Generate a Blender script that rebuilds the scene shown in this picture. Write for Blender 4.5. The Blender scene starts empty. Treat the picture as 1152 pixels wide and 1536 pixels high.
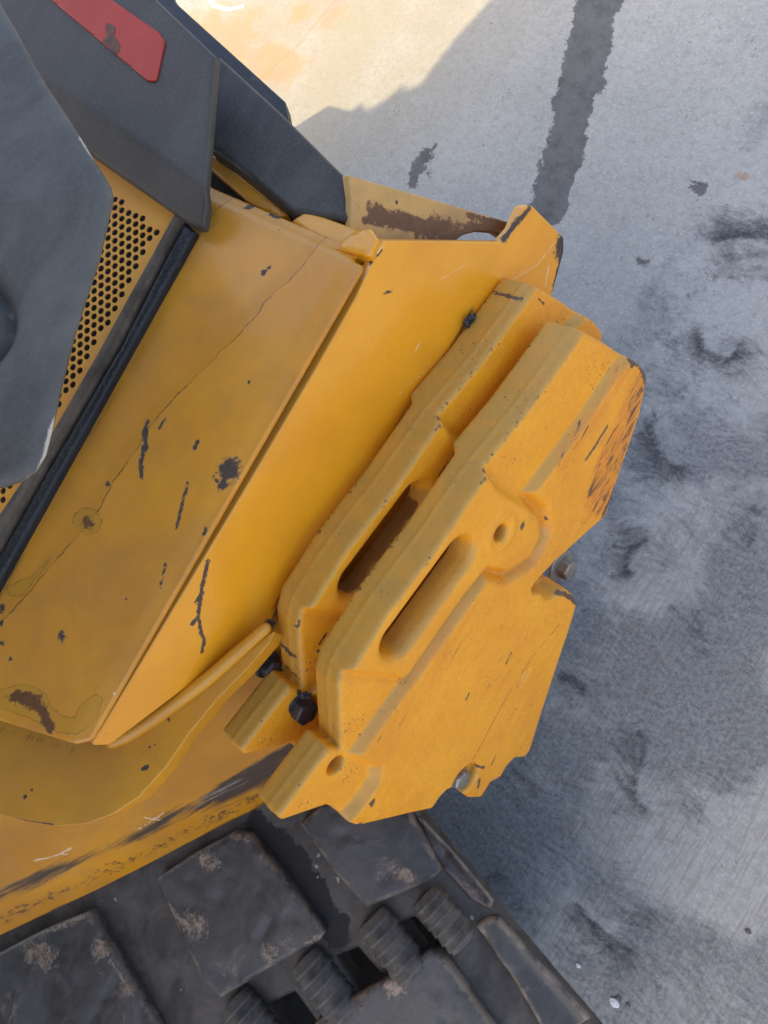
import bpy, bmesh, math, random
import numpy as np
from mathutils import Vector, Matrix
from mathutils.geometry import delaunay_2d_cdt
random.seed(7); RNG = np.random.default_rng(7)
S = bpy.context.scene
COL = S.collection

# ------------------------------------------------------------------ camera
HC = 2.0                      # camera height (m)
F = 1154.0                    # focal length in photo pixels (1152 x 1536)
def _n(v):
    v = np.array(v, float); return v/np.linalg.norm(v)
U_c = _n((-0.365, -0.2126, -0.906))          # world up seen from the camera (x right, y down, z forward)
A_c = _n((0.2126, -0.365, 0.0))              # world +Y  (along the rear edge of the machine)
R_c = np.cross(A_c, U_c)                     # world +X  (out of the machine's rear)
M_wc = np.array([R_c, A_c, U_c])             # camera vector -> world vector
CAM = np.array([0, 0, HC])
cam = bpy.data.cameras.new('camera'); cam_ob = bpy.data.objects.new('camera', cam); COL.objects.link(cam_ob)
cam.sensor_fit = 'HORIZONTAL'; cam.sensor_width = 36; cam.lens = 36*F/1152.0
cam.clip_start = 0.05; cam.clip_end = 500
cx = M_wc @ np.array([1, 0, 0]); cy = M_wc @ np.array([0, -1, 0]); cz = M_wc @ np.array([0, 0, -1])
mw = Matrix.Identity(4)
for i in range(3):
    mw[i][0], mw[i][1], mw[i][2], mw[i][3] = cx[i], cy[i], cz[i], CAM[i]
cam_ob.matrix_world = mw
S.camera = cam_ob

# ------------------------------------------------------------------ light
SUN_EL = math.radians(55)
SH = _n((0.473, 0.881, 0))                   # direction in which shadows fall on the ground
SUN_DIR = np.array([SH[0]*math.cos(SUN_EL), SH[1]*math.cos(SUN_EL), -math.sin(SUN_EL)])
sun = bpy.data.lights.new('sun', 'SUN'); sun.energy = 2.0; sun.angle = math.radians(0.5); sun.color = (1.0, 0.80, 0.48)
sun_ob = bpy.data.objects.new('sun', sun); COL.objects.link(sun_ob)
sun_ob.rotation_euler = Vector(SUN_DIR).to_track_quat('-Z', 'Y').to_euler()
W = bpy.data.worlds.new('World'); S.world = W; W.use_nodes = True
wn = W.node_tree; wn.nodes.clear()
sky = wn.nodes.new('ShaderNodeTexSky'); sky.sky_type = 'NISHITA'; sky.sun_disc = False
sky.sun_elevation = SUN_EL; sky.sun_rotation = math.atan2(-SH[0], -SH[1])
sky.air_density = 1.0; sky.dust_density = 5.0; sky.ozone_density = 1.0
bg = wn.nodes.new('ShaderNodeBackground'); bg.inputs[1].default_value = 0.142
wo = wn.nodes.new('ShaderNodeOutputWorld')
wn.links.new(sky.outputs[0], bg.inputs[0]); wn.links.new(bg.outputs[0], wo.inputs[0])
S.view_settings.view_transform = 'Standard'; S.view_settings.look = 'None'; S.view_settings.gamma = 1
S.view_settings.exposure = 1.84
S.render.engine = 'CYCLES'

# ------------------------------------------------------------------ geometry helpers
def ray(px, py):
    return M_wc @ np.array([(px-576)/F, (py-768)/F, 1.0])
class Plane:
    """a real plane in the place: point, normal, in-plane axes u (along the machine's rear edge) and v"""
    def __init__(s, p, n, udir=(0, 1, 0)):
        s.p = np.array(p, float); s.n = _n(n)
        u = np.array(udir, float); u = u - s.n*np.dot(u, s.n); s.u = _n(u); s.v = np.cross(s.n, s.u)
    def hit(s, px, py):
        r = ray(px, py); t = np.dot(s.p-CAM, s.n)/np.dot(r, s.n); return CAM + r*t
    def uv(s, px, py):
        d = s.hit(px, py)-s.p; return (np.dot(d, s.u), np.dot(d, s.v))
    def uvs(s, pts): return np.array([s.uv(q[0], q[1]) for q in pts])
    def off(s, d): return Plane(s.p+s.n*d, s.n, s.u)
    def mat(s):
        m = Matrix.Identity(4)
        for i in range(3): m[i][0], m[i][1], m[i][2], m[i][3] = s.u[i], s.v[i], s.n[i], s.p[i]
        return m
def at_depth(px, py, d): return CAM + ray(px, py)*d
WM = {}
def link(name, mesh, mw, parent=None, mat=None, label=None):
    o = bpy.data.objects.new(name, mesh); COL.objects.link(o)
    if mat is not None and mesh is not None:
        mesh.materials.clear(); mesh.materials.append(mat)
    if parent is not None:
        o.parent = parent; o.matrix_basis = WM[parent.name].inverted() @ mw
    else: o.matrix_basis = mw
    WM[o.name] = mw.copy()
    if label: o['label'] = label
    return o
def root(name, loc, label, cat, group=None):
    o = link(name, None, Matrix.Translation(Vector(loc))); o['label'] = label; o['category'] = cat
    if group: o['group'] = group
    return o
def sdf_poly(P, poly):
    P = np.asarray(P, float); V = np.asarray(poly, float); n = len(V)
    d = np.full(len(P), 1e18); s = np.ones(len(P))
    for i in range(n):
        a = V[i]; b = V[i-1]; e = b-a; w = P-a
        t = np.clip((w@e)/max(e@e, 1e-18), 0, 1); q = w-np.outer(t, e)
        d = np.minimum(d, (q*q).sum(1))
        c1 = P[:, 1] >= a[1]; c2 = P[:, 1] < b[1]; c3 = e[0]*w[:, 1] > e[1]*w[:, 0]
        f = (c1 & c2 & c3) | (~c1 & ~c2 & ~c3); s = np.where(f, -s, s)
    return s*np.sqrt(d)
def d_line(P, line, signed=False):
    """distance to an open polyline (signed: positive on its left)"""
    P = np.asarray(P, float); L = np.asarray(line, float); best = np.full(len(P), 1e18); sg = np.ones(len(P))
    for i in range(len(L)-1):
        a = L[i]; e = L[i+1]-a; w = P-a; t = np.clip((w@e)/max(e@e, 1e-18), 0, 1); q = w-np.outer(t, e)
        dd = (q*q).sum(1); m = dd < best; best = np.where(m, dd, best)
        sg = np.where(m, np.sign(e[0]*w[:, 1]-e[1]*w[:, 0]), sg)
    return np.sqrt(best)*sg if signed else np.sqrt(best)
def area2(p): 
    p = np.asarray(p); x, y = p[:, 0], p[:, 1]; return np.sum(x*np.roll(y, -1)-np.roll(x, -1)*y)
def round_poly(pts, rad, seg=5):
    """round the corners; pts (x, y[, r]) ; r overrides rad"""
    out = []; n = len(pts)
    for i in range(n):
        p = np.array(pts[i][:2], float); r = pts[i][2] if len(pts[i]) > 2 else rad
        a = np.array(pts[i-1][:2], float)-p; b = np.array(pts[(i+1) % n][:2], float)-p
        la, lb = np.linalg.norm(a), np.linalg.norm(b); a /= la; b /= lb
        ang = math.acos(max(-1, min(1, a@b)))
        if r <= 0 or ang > 3.05: out.append(p); continue
        k = min(r/math.tan(ang/2), la*.45, lb*.45)
        s0, s1 = p+a*k, p+b*k
        for j in range(seg+1):
            t = j/seg; out.append((1-t)**2*s0+2*t*(1-t)*p+t*t*s1)
    return np.array(out)
def resample(poly, step):
    out = []; n = len(poly)
    for i in range(n):
        a, b = poly[i], poly[(i+1) % n]; k = max(1, int(math.ceil(np.linalg.norm(b-a)/step)))
        for j in range(k): out.append(a+(b-a)*j/k)
    return np.array(out)
def normals2(poly):
    e = np.roll(poly, -1, 0)-poly; e /= np.maximum(np.linalg.norm(e, axis=1, keepdims=True), 1e-12)
    nn = np.stack([e[:, 1], -e[:, 0]], 1); m = nn+np.roll(nn, 1, 0); return m/np.maximum(np.linalg.norm(m, axis=1, keepdims=True), 1e-9)
def setattr_f(me, name, arr):
    a = me.attributes.new(name, 'FLOAT', 'POINT'); a.data.foreach_set('value', np.asarray(arr, np.float32))
def sheet(name, pl, outline, mat, thick=.01, bevel=.003, corner=0., grid=.02, holes=(), hfun=None, attrs=None, parent=None, label=None, uvspace=False):
    """a plate of real thickness on plane pl; outline in photo pixels (put on the plane) or plane metres"""
    def conv(o, c):
        pts = [tuple(o[i]) for i in range(len(o))]
        if not uvspace:
            q = round_poly(pts, c); return pl.uvs(q)
        return round_poly(pts, c)
    loops = [resample(conv(outline, corner), max(grid, .004))]
    if area2(loops[0]) < 0: loops[0] = loops[0][::-1]
    for h in holes:
        l = resample(conv(h, 0), max(grid, .004)); loops.append(l if area2(l) > 0 else l[::-1])
    pts = []; edges = []; starts = []
    for l in loops:
        s = len(pts); starts.append((s, len(l))); pts += [tuple(x) for x in l]; edges += [(s+i, s+(i+1) % len(l)) for i in range(len(l))]
    def sd(P):
        d = sdf_poly(P, loops[0])
        for l in loops[1:]: d = np.maximum(d, -sdf_poly(P, l))
        return d
    extra = []
    if bevel > 0:
        for k, l in enumerate(loops):
            nn = normals2(l)*(1 if k == 0 else -1)
            for fr in (.13, .4, .75, 1.1):
                q = l-nn*bevel*fr; dd = sd(q); q = q[np.abs(dd+bevel*fr) < bevel*.12]; extra.append(q)
    lo, hi = loops[0].min(0), loops[0].max(0)
    gx, gy = np.meshgrid(np.arange(lo[0]+grid*.5, hi[0], grid), np.arange(lo[1]+grid*.5, hi[1], grid))
    g = np.stack([gx.ravel()+(np.indices(gx.shape)[0].ravel() % 2)*grid*.5, gy.ravel()], 1)
    if len(g): extra.append(g[sd(g) < -max(bevel*1.3, grid*.35)])
    ex = np.concatenate(extra) if extra else np.zeros((0, 2))
    allp = [Vector(p) for p in pts]+[Vector(p) for p in ex]
    r = delaunay_2d_cdt(allp, edges, [], 0, 1e-7)
    V = np.array([tuple(v) for v in r[0]]); T = np.array(r[2], int).reshape(-1, 3) if len(r[2]) else np.zeros((0, 3), int)
    cen = V[T].mean(1); T = T[sd(cen) < 0]
    ar = (V[T[:, 1]]-V[T[:, 0]]); br = (V[T[:, 2]]-V[T[:, 0]]); fl = (ar[:, 0]*br[:, 1]-ar[:, 1]*br[:, 0]) < 0
    T[fl] = T[fl][:, ::-1]
    new = {}
    for i, og in enumerate(r[3]):
        for o_ in og: new[o_] = i
    H = hfun(V[:, 0], V[:, 1]) if hfun else np.zeros(len(V))
    d = np.clip(-sd(V), 0, None); Z = H.copy()
    if bevel > 0:
        t = np.clip(1-d/bevel, 0, 1); Z = H-bevel*(1-np.sqrt(np.clip(1-t*t, 0, 1)))
    n = len(V)
    verts = np.concatenate([np.column_stack([V, Z]), np.column_stack([V, H-thick])])
    faces = [tuple(t) for t in T]+[(t[2]+n, t[1]+n, t[0]+n) for t in T]
    for k, (s, c) in enumerate(starts):
        for i in range(c):
            a, b = new[s+i], new[s+(i+1) % c]
            if a == b: continue
            faces.append((b, a, a+n, b+n) if k == 0 else (a, b, b+n, a+n))
    me = bpy.data.meshes.new(name); me.from_pydata(verts.tolist(), [], faces); me.update()
    me.polygons.foreach_set('use_smooth', [True]*len(me.polygons)); me.set_sharp_from_angle(angle=math.radians(50))
    if attrs:
        for an, fn in attrs.items():
            val = fn(V); setattr_f(me, an, np.concatenate([val, val*0]))
    return link(name, me, pl.mat(), parent, mat, label)
def surface_nets(Fd, org, h):
    """smooth quad surface of the field Fd < 0 (numpy grid)"""
    ins = Fd < 0; nx, ny, nz = Fd.shape
    c = [ins[i:nx-1+i, j:ny-1+j, k:nz-1+k] for i in (0, 1) for j in (0, 1) for k in (0, 1)]
    tot = sum(x.astype(np.int8) for x in c); act = (tot > 0) & (tot < 8)
    idx = np.argwhere(act); vid = np.full(act.shape, -1, np.int64); vid[act] = np.arange(len(idx))
    cr = [(i, j, k) for i in (0, 1) for j in (0, 1) for k in (0, 1)]
    vals = {q: Fd[idx[:, 0]+q[0], idx[:, 1]+q[1], idx[:, 2]+q[2]] for q in cr}
    acc = np.zeros((len(idx), 3)); cnt = np.zeros(len(idx))
    for q in cr:
        for ax in range(3):
            if q[ax] == 1: continue
            q2 = list(q); q2[ax] = 1; q2 = tuple(q2)
            a, b = vals[q], vals[q2]; m = (a < 0) != (b < 0); t = np.where(m, a/np.where(m, a-b, 1), 0)
            p = np.array(q, float)[None, :].repeat(len(idx), 0); p[:, ax] = t
            acc += p*m[:, None]; cnt += m
    V = (idx+acc/cnt[:, None])*h+org
    faces = []
    for ax in range(3):
        a1, a2 = (ax+1) % 3, (ax+2) % 3
        s0 = [slice(1, -1)]*3; s0[ax] = slice(0, -1); s1 = [slice(1, -1)]*3; s1[ax] = slice(1, None)
        A, B = ins[tuple(s0)], ins[tuple(s1)]; e = np.argwhere(A != B)
        if not len(e): continue
        inside_first = A[tuple(e.T)]
        e = e+1; e[:, ax] -= 1
        def cell(d1, d2):
            q = e.copy(); q[:, a1] -= d1; q[:, a2] -= d2; return vid[tuple(q.T)]
        Q = np.stack([cell(1, 1), cell(0, 1), cell(0, 0), cell(1, 0)], 1)
        Q[~inside_first] = Q[~inside_first][:, ::-1]; faces.append(Q)
    Q = np.concatenate(faces)
    n = len(V); ea = Q.ravel(); eb = np.roll(Q, -1, 1).ravel(); deg = np.bincount(ea, minlength=n)+np.bincount(eb, minlength=n)
    for lam in (.6, -.62)*9+(.5,):                                  # smooth away the grid's steps without shrinking
        av = np.stack([np.bincount(ea, V[eb, k], n)+np.bincount(eb, V[ea, k], n) for k in range(3)], 1)/np.maximum(deg, 1)[:, None]
        V = V+lam*(av-V)
    return V, Q, idx
def mesh_vq(name, V, Q, smooth=True):
    me = bpy.data.meshes.new(name); me.vertices.add(len(V)); me.vertices.foreach_set('co', V.astype(np.float32).ravel())
    k = Q.shape[1]; me.loops.add(Q.size); me.loops.foreach_set('vertex_index', Q.ravel().astype(np.int32))
    me.polygons.add(len(Q)); me.polygons.foreach_set('loop_start', np.arange(len(Q), dtype=np.int32)*k)
    me.update(calc_edges=True); me.validate()
    if smooth: me.polygons.foreach_set('use_smooth', [True]*len(me.polygons))
    return me
def smin(a, b, k): h = np.clip(.5+.5*(b-a)/k, 0, 1); return b+(a-b)*h-k*h*(1-h)
def smax(a, b, k): return -smin(-a, -b, k)
def sst(x, a, b): t = np.clip((x-a)/(b-a), 0, 1); return t*t*(3-2*t)
def vnoise(P, scale, seed=0):
    """value noise in 2D, roughly 0..1"""
    r = np.random.default_rng(seed).random((256, 256)); q = np.asarray(P)*scale; i = np.floor(q).astype(int); f = q-i; f = f*f*(3-2*f)
    a = r[i[:, 0] % 256, i[:, 1] % 256]; b = r[(i[:, 0]+1) % 256, i[:, 1] % 256]; c = r[i[:, 0] % 256, (i[:, 1]+1) % 256]; d = r[(i[:, 0]+1) % 256, (i[:, 1]+1) % 256]
    return (a*(1-f[:, 0])+b*f[:, 0])*(1-f[:, 1])+(c*(1-f[:, 0])+d*f[:, 0])*f[:, 1]
def fbm(P, scale, oct=4, seed=0):
    s = 0; a = 1; t = 0
    for o in range(oct): s = s+a*vnoise(P, scale*2**o, seed+o); t += a; a *= .5
    return s/t

# ------------------------------------------------------------------ material helper
class G:
    def __init__(s, name):
        s.m = bpy.data.materials.new(name); s.m.use_nodes = True; s.t = s.m.node_tree; s.t.nodes.clear()
        s.out = s.t.nodes.new('ShaderNodeOutputMaterial'); s.b = s.t.nodes.new('ShaderNodeBsdfPrincipled'); s.t.links.new(s.b.outputs[0], s.out.inputs[0])
        s.tc = s.t.nodes.new('ShaderNodeTexCoord'); s.obj = s.tc.outputs['Object']; s.geo = s.t.nodes.new('ShaderNodeNewGeometry')
    def put(s, sock, v):
        if hasattr(v, 'is_linked') or isinstance(v, bpy.types.NodeSocket): s.t.links.new(v, sock)
        elif isinstance(v, (tuple, list)): sock.default_value = tuple(v) if len(v) == len(sock.default_value) else tuple(v)+(1,)
        else: sock.default_value = v
    def math(s, op, a, b=0., c=0., clamp=False):
        n = s.t.nodes.new('ShaderNodeMath'); n.operation = op; n.use_clamp = clamp
        s.put(n.inputs[0], a); s.put(n.inputs[1], b); s.put(n.inputs[2], c); return n.outputs[0]
    def mul(s, a, b): return s.math('MULTIPLY', a, b)
    def add(s, a, b): return s.math('ADD', a, b)
    def sub(s, a, b): return s.math('SUBTRACT', a, b)
    def mx(s, a, b): return s.math('MAXIMUM', a, b)
    def step(s, x, a, b, to0=0., to1=1.):
        n = s.t.nodes.new('ShaderNodeMapRange'); n.interpolation_type = 'SMOOTHSTEP'
        if a > b: a, b, to0, to1 = b, a, to1, to0
        s.put(n.inputs[0], x); n.inputs[1].default_value = a; n.inputs[2].default_value = b; n.inputs[3].default_value = to0; n.inputs[4].default_value = to1
        return n.outputs[0]
    def attr(s, name):
        n = s.t.nodes.new('ShaderNodeAttribute'); n.attribute_name = name; return n.outputs['Fac']
    def scale(s, v, sc, rot=(0, 0, 0)):
        n = s.t.nodes.new('ShaderNodeMapping'); s.put(n.inputs[0], v); n.inputs[2].default_value = rot; n.inputs[3].default_value = sc; return n.outputs[0]
    def noise(s, sc, det=3., rough=.55, vec=None, dist=0., color=False):
        n = s.t.nodes.new('ShaderNodeTexNoise'); s.put(n.inputs['Vector'], s.obj if vec is None else vec)
        n.inputs['Scale'].default_value = sc; n.inputs['Detail'].default_value = det; n.inputs['Roughness'].default_value = rough; n.inputs['Distortion'].default_value = dist
        return n.outputs['Color' if color else 'Fac']
    def voro(s, sc, vec=None, feat='F1', out='Distance'):
        n = s.t.nodes.new('ShaderNodeTexVoronoi'); n.feature = feat; s.put(n.inputs['Vector'], s.obj if vec is None else vec); n.inputs['Scale'].default_value = sc; return n.outputs[out]
    def warp(s, amt, sc, vec=None):
        v = s.obj if vec is None else vec; c = s.noise(sc, 2, .5, v, color=True)
        a = s.t.nodes.new('ShaderNodeVectorMath'); a.operation = 'SUBTRACT'; s.put(a.inputs[0], c); a.inputs[1].default_value = (.5, .5, .5)
        b = s.t.nodes.new('ShaderNodeVectorMath'); b.operation = 'SCALE'; s.put(b.inputs[0], a.outputs[0]); b.inputs['Scale'].default_value = amt
        d = s.t.nodes.new('ShaderNodeVectorMath'); d.operation = 'ADD'; s.put(d.inputs[0], v); s.put(d.inputs[1], b.outputs[0]); return d.outputs[0]
    def mix(s, f, a, b, mode='MIX'):
        n = s.t.nodes.new('ShaderNodeMix'); n.data_type = 'RGBA'; n.blend_type = mode; n.clamp_factor = True
        s.put(n.inputs[0], f); s.put(n.inputs[6], a); s.put(n.inputs[7], b); return n.outputs[2]
    def nz(s):
        n = s.t.nodes.new('ShaderNodeSeparateXYZ'); s.t.links.new(s.geo.outputs['Normal'], n.inputs[0]); return n.outputs[2]
    def bump(s, h, strength, dist=.002, prev=None):
        n = s.t.nodes.new('ShaderNodeBump'); s.put(n.inputs['Height'], h); n.inputs['Strength'].default_value = strength; n.inputs['Distance'].default_value = dist
        if prev is not None: s.t.links.new(prev, n.inputs['Normal'])
        return n.outputs[0]
    def done(s, col, rough, spec=.5, normal=None, metal=0., coat=0.):
        s.put(s.b.inputs['Base Color'], col); s.put(s.b.inputs['Roughness'], rough); s.put(s.b.inputs['Specular IOR Level'], spec); s.put(s.b.inputs['Metallic'], metal)
        if normal is not None: s.t.links.new(normal, s.b.inputs['Normal'])
        if coat: s.b.inputs['Coat Weight'].default_value = coat; s.b.inputs['Coat Roughness'].default_value = .12
        return s.m

YEL = (.78, .320, .011); YEL2 = (.69, .268, .009); DUST = (.40, .285, .105); DARK = (.022, .019, .018)
def make_yellow(name, dust=.5, base=YEL, base2=YEL2, rough=.36, lines=False, dirty=0., coat=0., grot=0., spec=.5):
    g = G(name)
    n1 = g.noise(5, 4, .6); n2 = g.noise(60, 3, .6)
    col = g.mix(g.step(n1, .35, .68), base, base2)
    # dust settled on faces that look up
    up = g.step(g.nz(), .40, .92); dn = g.step(g.noise(14, 4, .65), .25, .7, .55, 1.)
    col = g.mix(g.mul(g.mul(up, dn), dust), col, DUST)
    # drips / grime film
    if dirty > 0:
        gn = g.step(g.noise(9, 6, .7, dist=.6), .42, .72); col = g.mix(g.mul(gn, dirty), col, (.20, .12, .05))
    rgh = g.step(n1, .3, .7, rough-.05, rough+.08)
    if lines:
        sd = g.add(g.attr('sd'), g.mul(g.sub(g.noise(45, 4, .7), .5), 11.)); msk = g.attr('sdm')
        film = g.mul(g.mul(g.step(sd, -1., 1.), g.step(sd, 26, 10)), msk)
        col = g.mix(g.mul(film, .45), col, (.46, .185, .010))
        lw = g.add(.25, g.mul(g.noise(30, 2), 1.5))
        ln = g.math('LESS_THAN', g.math('ABSOLUTE', sd), lw); fade = g.step(g.noise(16, 4, .7), .36, .60, .18, 1.); col = g.mix(g.mul(g.mul(g.mul(ln, msk), .8), fade), col, (.07, .04, .015))
        pd = g.add(g.attr('pud'), g.mul(g.sub(g.noise(55, 5, .75), .5), 13.)); pm = g.attr('pudm')
        col = g.mix(g.mul(g.mul(g.step(pd, .6, -.6), pm), .5), col, (.40, .20, .015))
        col = g.mix(g.mul(g.mul(g.mul(g.step(g.math('ABSOLUTE', pd), 1.6, .3), pm), .55), fade), col, (.13, .075, .02))
    # grime, scuffs, and shade painted beside the weights
    gr = g.attr('grime_shade'); gs = g.noise(1., 7, .72, g.scale(g.warp(.02, 8, g.scale(g.obj, (1, 1, 1), (0, 0, -grot))), (7, 70, 30))); gmask = g.step(g.add(gr, g.mul(g.sub(gs, .5), 1.5)), .36, .80)
    col = g.mix(g.mul(gmask, g.math('MINIMUM', g.mul(gr, 2.), .93)), col, g.mix(g.step(g.noise(1., 5, .7, g.scale(g.scale(g.obj, (1, 1, 1), (0, 0, -grot)), (5, 90, 30))), .56, .68), (.030, .025, .022), (.17, .155, .14)))
    # rust
    ru = g.step(g.add(g.attr('rust_brown'), g.mul(g.sub(g.noise(70, 6, .75), .5), 1.5)), .42, .6)
    col = g.mix(ru, col, g.mix(g.noise(50, 4, .7), (.05, .022, .012), (.20, .08, .025)))
    # scratches to light undercoat
    sc = g.step(g.add(g.attr('scr'), g.mul(g.sub(g.noise(60, 5, .75), .5), 1.0)), .5, .78); col = g.mix(g.mul(sc, .62), col, (.72, .58, .40))
    # pale hairline scratches everywhere
    hv = g.warp(.06, 6); hs = g.noise(1., 2, .5, g.scale(hv, (9, 420, 9), (0, 0, .5))); hm = g.mul(g.step(hs, .70, .76), g.step(g.noise(7, 2), .52, .64)); col = g.mix(g.mul(hm, .28), col, (.75, .55, .28))
    # paint chips
    cf = g.add(g.attr('chip'), g.mul(g.sub(g.noise(85, 7, .80), .5), 1.9)); ch = g.step(cf, .50, .58)
    col = g.mix(g.mul(g.step(cf, .36, .48), .55), col, (.36, .19, .06))
    v = g.voro(55, g.warp(.02, 60)); sp = g.mul(g.math('LESS_THAN', v, g.step(g.noise(22, 3, .6), .56, .78, .0, .16)), 1.)
    v2 = g.voro(140, g.warp(.01, 120)); sp = g.mx(sp, g.math('LESS_THAN', v2, g.step(g.noise(17, 3, .6), .54, .8, .0, .20)))
    ch = g.mx(ch, sp)
    col = g.mix(g.mul(ch, .93), col, g.mix(g.noise(80, 3), (.012, .011, .012), (.040, .032, .030)))
    nb = g.bump(g.noise(190, 3, .6), .10, .0012); nb = g.bump(g.sub(g.noise(11, 3), g.mul(ch, .25)), .12, .006, nb)
    return g.done(col, g.mx(g.mx(rgh, g.mul(gmask, .6)), g.mul(ch, .8)), spec, nb, coat=coat)
def make_cast(name):
    g = G(name)
    n1 = g.noise(7, 4, .6)
    col = g.mix(g.step(n1, .3, .7), (.82, .340, .012), (.74, .282, .009)); col = g.mix(g.mul(g.step(g.noise(130, 5, .75), .42, .68), .30), col, (.58, .22, .010)); col = g.mix(g.mul(g.step(g.noise(5, 5, .7, dist=.5), .50, .72), .35), col, (.62, .21, .012))
    up = g.step(g.add(g.nz(), g.mul(g.sub(g.noise(60, 5, .7), .5), .30)), .34, .92); dn = g.step(g.noise(16, 5, .65), .22, .65, .65, 1.)
    col = g.mix(g.mul(g.mul(up, dn), .78), col, (.36, .235, .052))
    # rubbed, streaky scraping along the casting
    sv = g.scale(g.warp(.02, 9), (10, 75, 40), (0, 0, -.10)); s1 = g.noise(1., 7, .72, sv); scr = g.attr('scrape')
    o1 = g.step(g.add(scr, g.mul(g.sub(s1, .5), 1.6)), .25, 1.05); col = g.mix(g.mul(o1, .75), col, (.66, .20, .015))
    sv2 = g.scale(g.warp(.015, 14), (16, 150, 60), (0, 0, -.12)); s2 = g.noise(1., 5, .7, sv2)
    d1 = g.mul(g.step(g.add(g.mul(scr, .34), s2), .76, .85), g.step(g.noise(26, 3, .6), .38, .56)); 
    s3 = g.noise(1., 4, .65, g.scale(g.warp(.02, 20), (30, 210, 80), (0, 0, -.2))); d1 = g.mx(d1, g.mul(g.mul(g.step(s3, .66, .74), .55), g.step(g.noise(12, 3), .50, .68)))
    col = g.mix(g.mul(d1, .9), col, (.05, .033, .024))
    # grey grime rubbed in along the casting
    gg = g.mul(g.step(g.noise(1., 6, .75, g.scale(g.warp(.03, 8), (14, 40, 30))), .55, .80), .42); col = g.mix(gg, col, (.26, .17, .06))
    # specks of missing paint: on edges and scattered
    ed = g.attr('edge'); pn = g.noise(150, 4, .7)
    ch = g.step(g.add(g.mul(ed, 1.), g.mul(g.sub(pn, .5), 1.7)), .62, .72)
    ch = g.mx(ch, g.step(g.add(g.attr('chip'), g.mul(g.sub(g.noise(95, 5, .72), .5), 1.3)), .48, .56))
    v = g.voro(150, g.warp(.014, 90)); sp = g.math('LESS_THAN', v, g.step(g.noise(15, 4, .65), .44, .74, .0, .26)); ch = g.mx(ch, sp); v2 = g.voro(60, g.warp(.03, 70)); ch = g.mx(ch, g.math('LESS_THAN', v2, g.step(g.noise(21, 4, .65), .54, .76, .0, .17)))
    col = g.mix(g.mul(ch, .92), col, g.mix(g.noise(60, 3), (.03, .024, .022), (.10, .06, .045)))
    ru = g.step(g.add(g.attr('rust_brown'), g.mul(g.sub(g.noise(55, 6, .75), .5), 1.1)), .35, .7); col = g.mix(g.mul(ru, .85), col, g.mix(g.noise(80, 4, .7), (.05, .02, .01), (.22, .09, .02)))
    # the thin dark crack line down the face
    sd = g.add(g.attr('sd'), g.mul(g.sub(g.noise(60, 3, .7), .5), 4.)); lm = g.mul(g.math('LESS_THAN', g.math('ABSOLUTE', sd), g.mul(g.noise(55, 3, .7), 1.5)), g.mul(g.attr('sdm'), g.step(g.noise(70, 2), .38, .46)))
    col = g.mix(lm, col, (.03, .02, .02))
    # foundry skin
    nb = g.bump(g.noise(75, 6, .75), .55, .0030); nb = g.bump(g.sub(g.noise(240, 4, .7), g.mul(ch, .8)), .25, .0014, nb)
    return g.done(col, g.step(g.noise(30, 4), .3, .7, .36, .52), .5, nb)
def make_plastic(name, c1, c2, rough=.42, wear=0., dusty=.35, smear=.3):
    g = G(name)
    a = g.noise(1., 5, .62, g.scale(g.warp(.10, 3), (4, 15, 6), (0, 0, .35))); b = g.noise(5, 4, .6, dist=1.2)
    col = g.mix(g.step(a, .35, .7), c1, c2); col = g.mix(g.mul(g.step(b, .4, .75), smear), col, tuple(min(1, x*1.7) for x in c2))
    col = g.mix(g.mul(g.mul(g.step(g.nz(), .3, 1.), g.step(g.noise(200, 3, .8), .45, .75)), dusty*.6), col, (.20, .18, .15))
    hv = g.warp(.05, 5); hs = g.noise(1., 2, .5, g.scale(hv, (8, 300, 8), (0, 0, 1.1))); hm = g.mul(g.step(hs, .70, .76), g.step(g.noise(6, 2), .50, .62)); col = g.mix(g.mul(hm, .22), col, (.30, .29, .28))
    if wear:
        w = g.step(g.add(g.attr('edge'), g.mul(g.sub(g.noise(60, 6, .75), .5), .9)), .55, .85); col = g.mix(g.mul(w, .85), col, (.55, .50, .42))
    nb = g.bump(g.noise(220, 2), .05, .001); nb = g.bump(g.noise(9, 2), .10, .008, nb)
    return g.done(col, g.step(b, .3, .7, rough-.06, rough+.12), .32, nb)
def make_simple(name, c1, c2, rough=.6, sc=30, metal=0., bump=.2, spec=.5):
    g = G(name); n = g.noise(sc, 5, .65); col = g.mix(g.step(n, .3, .72), c1, c2)
    return g.done(col, rough, spec, g.bump(g.noise(sc*4, 4, .6), bump, .0015), metal)
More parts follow.
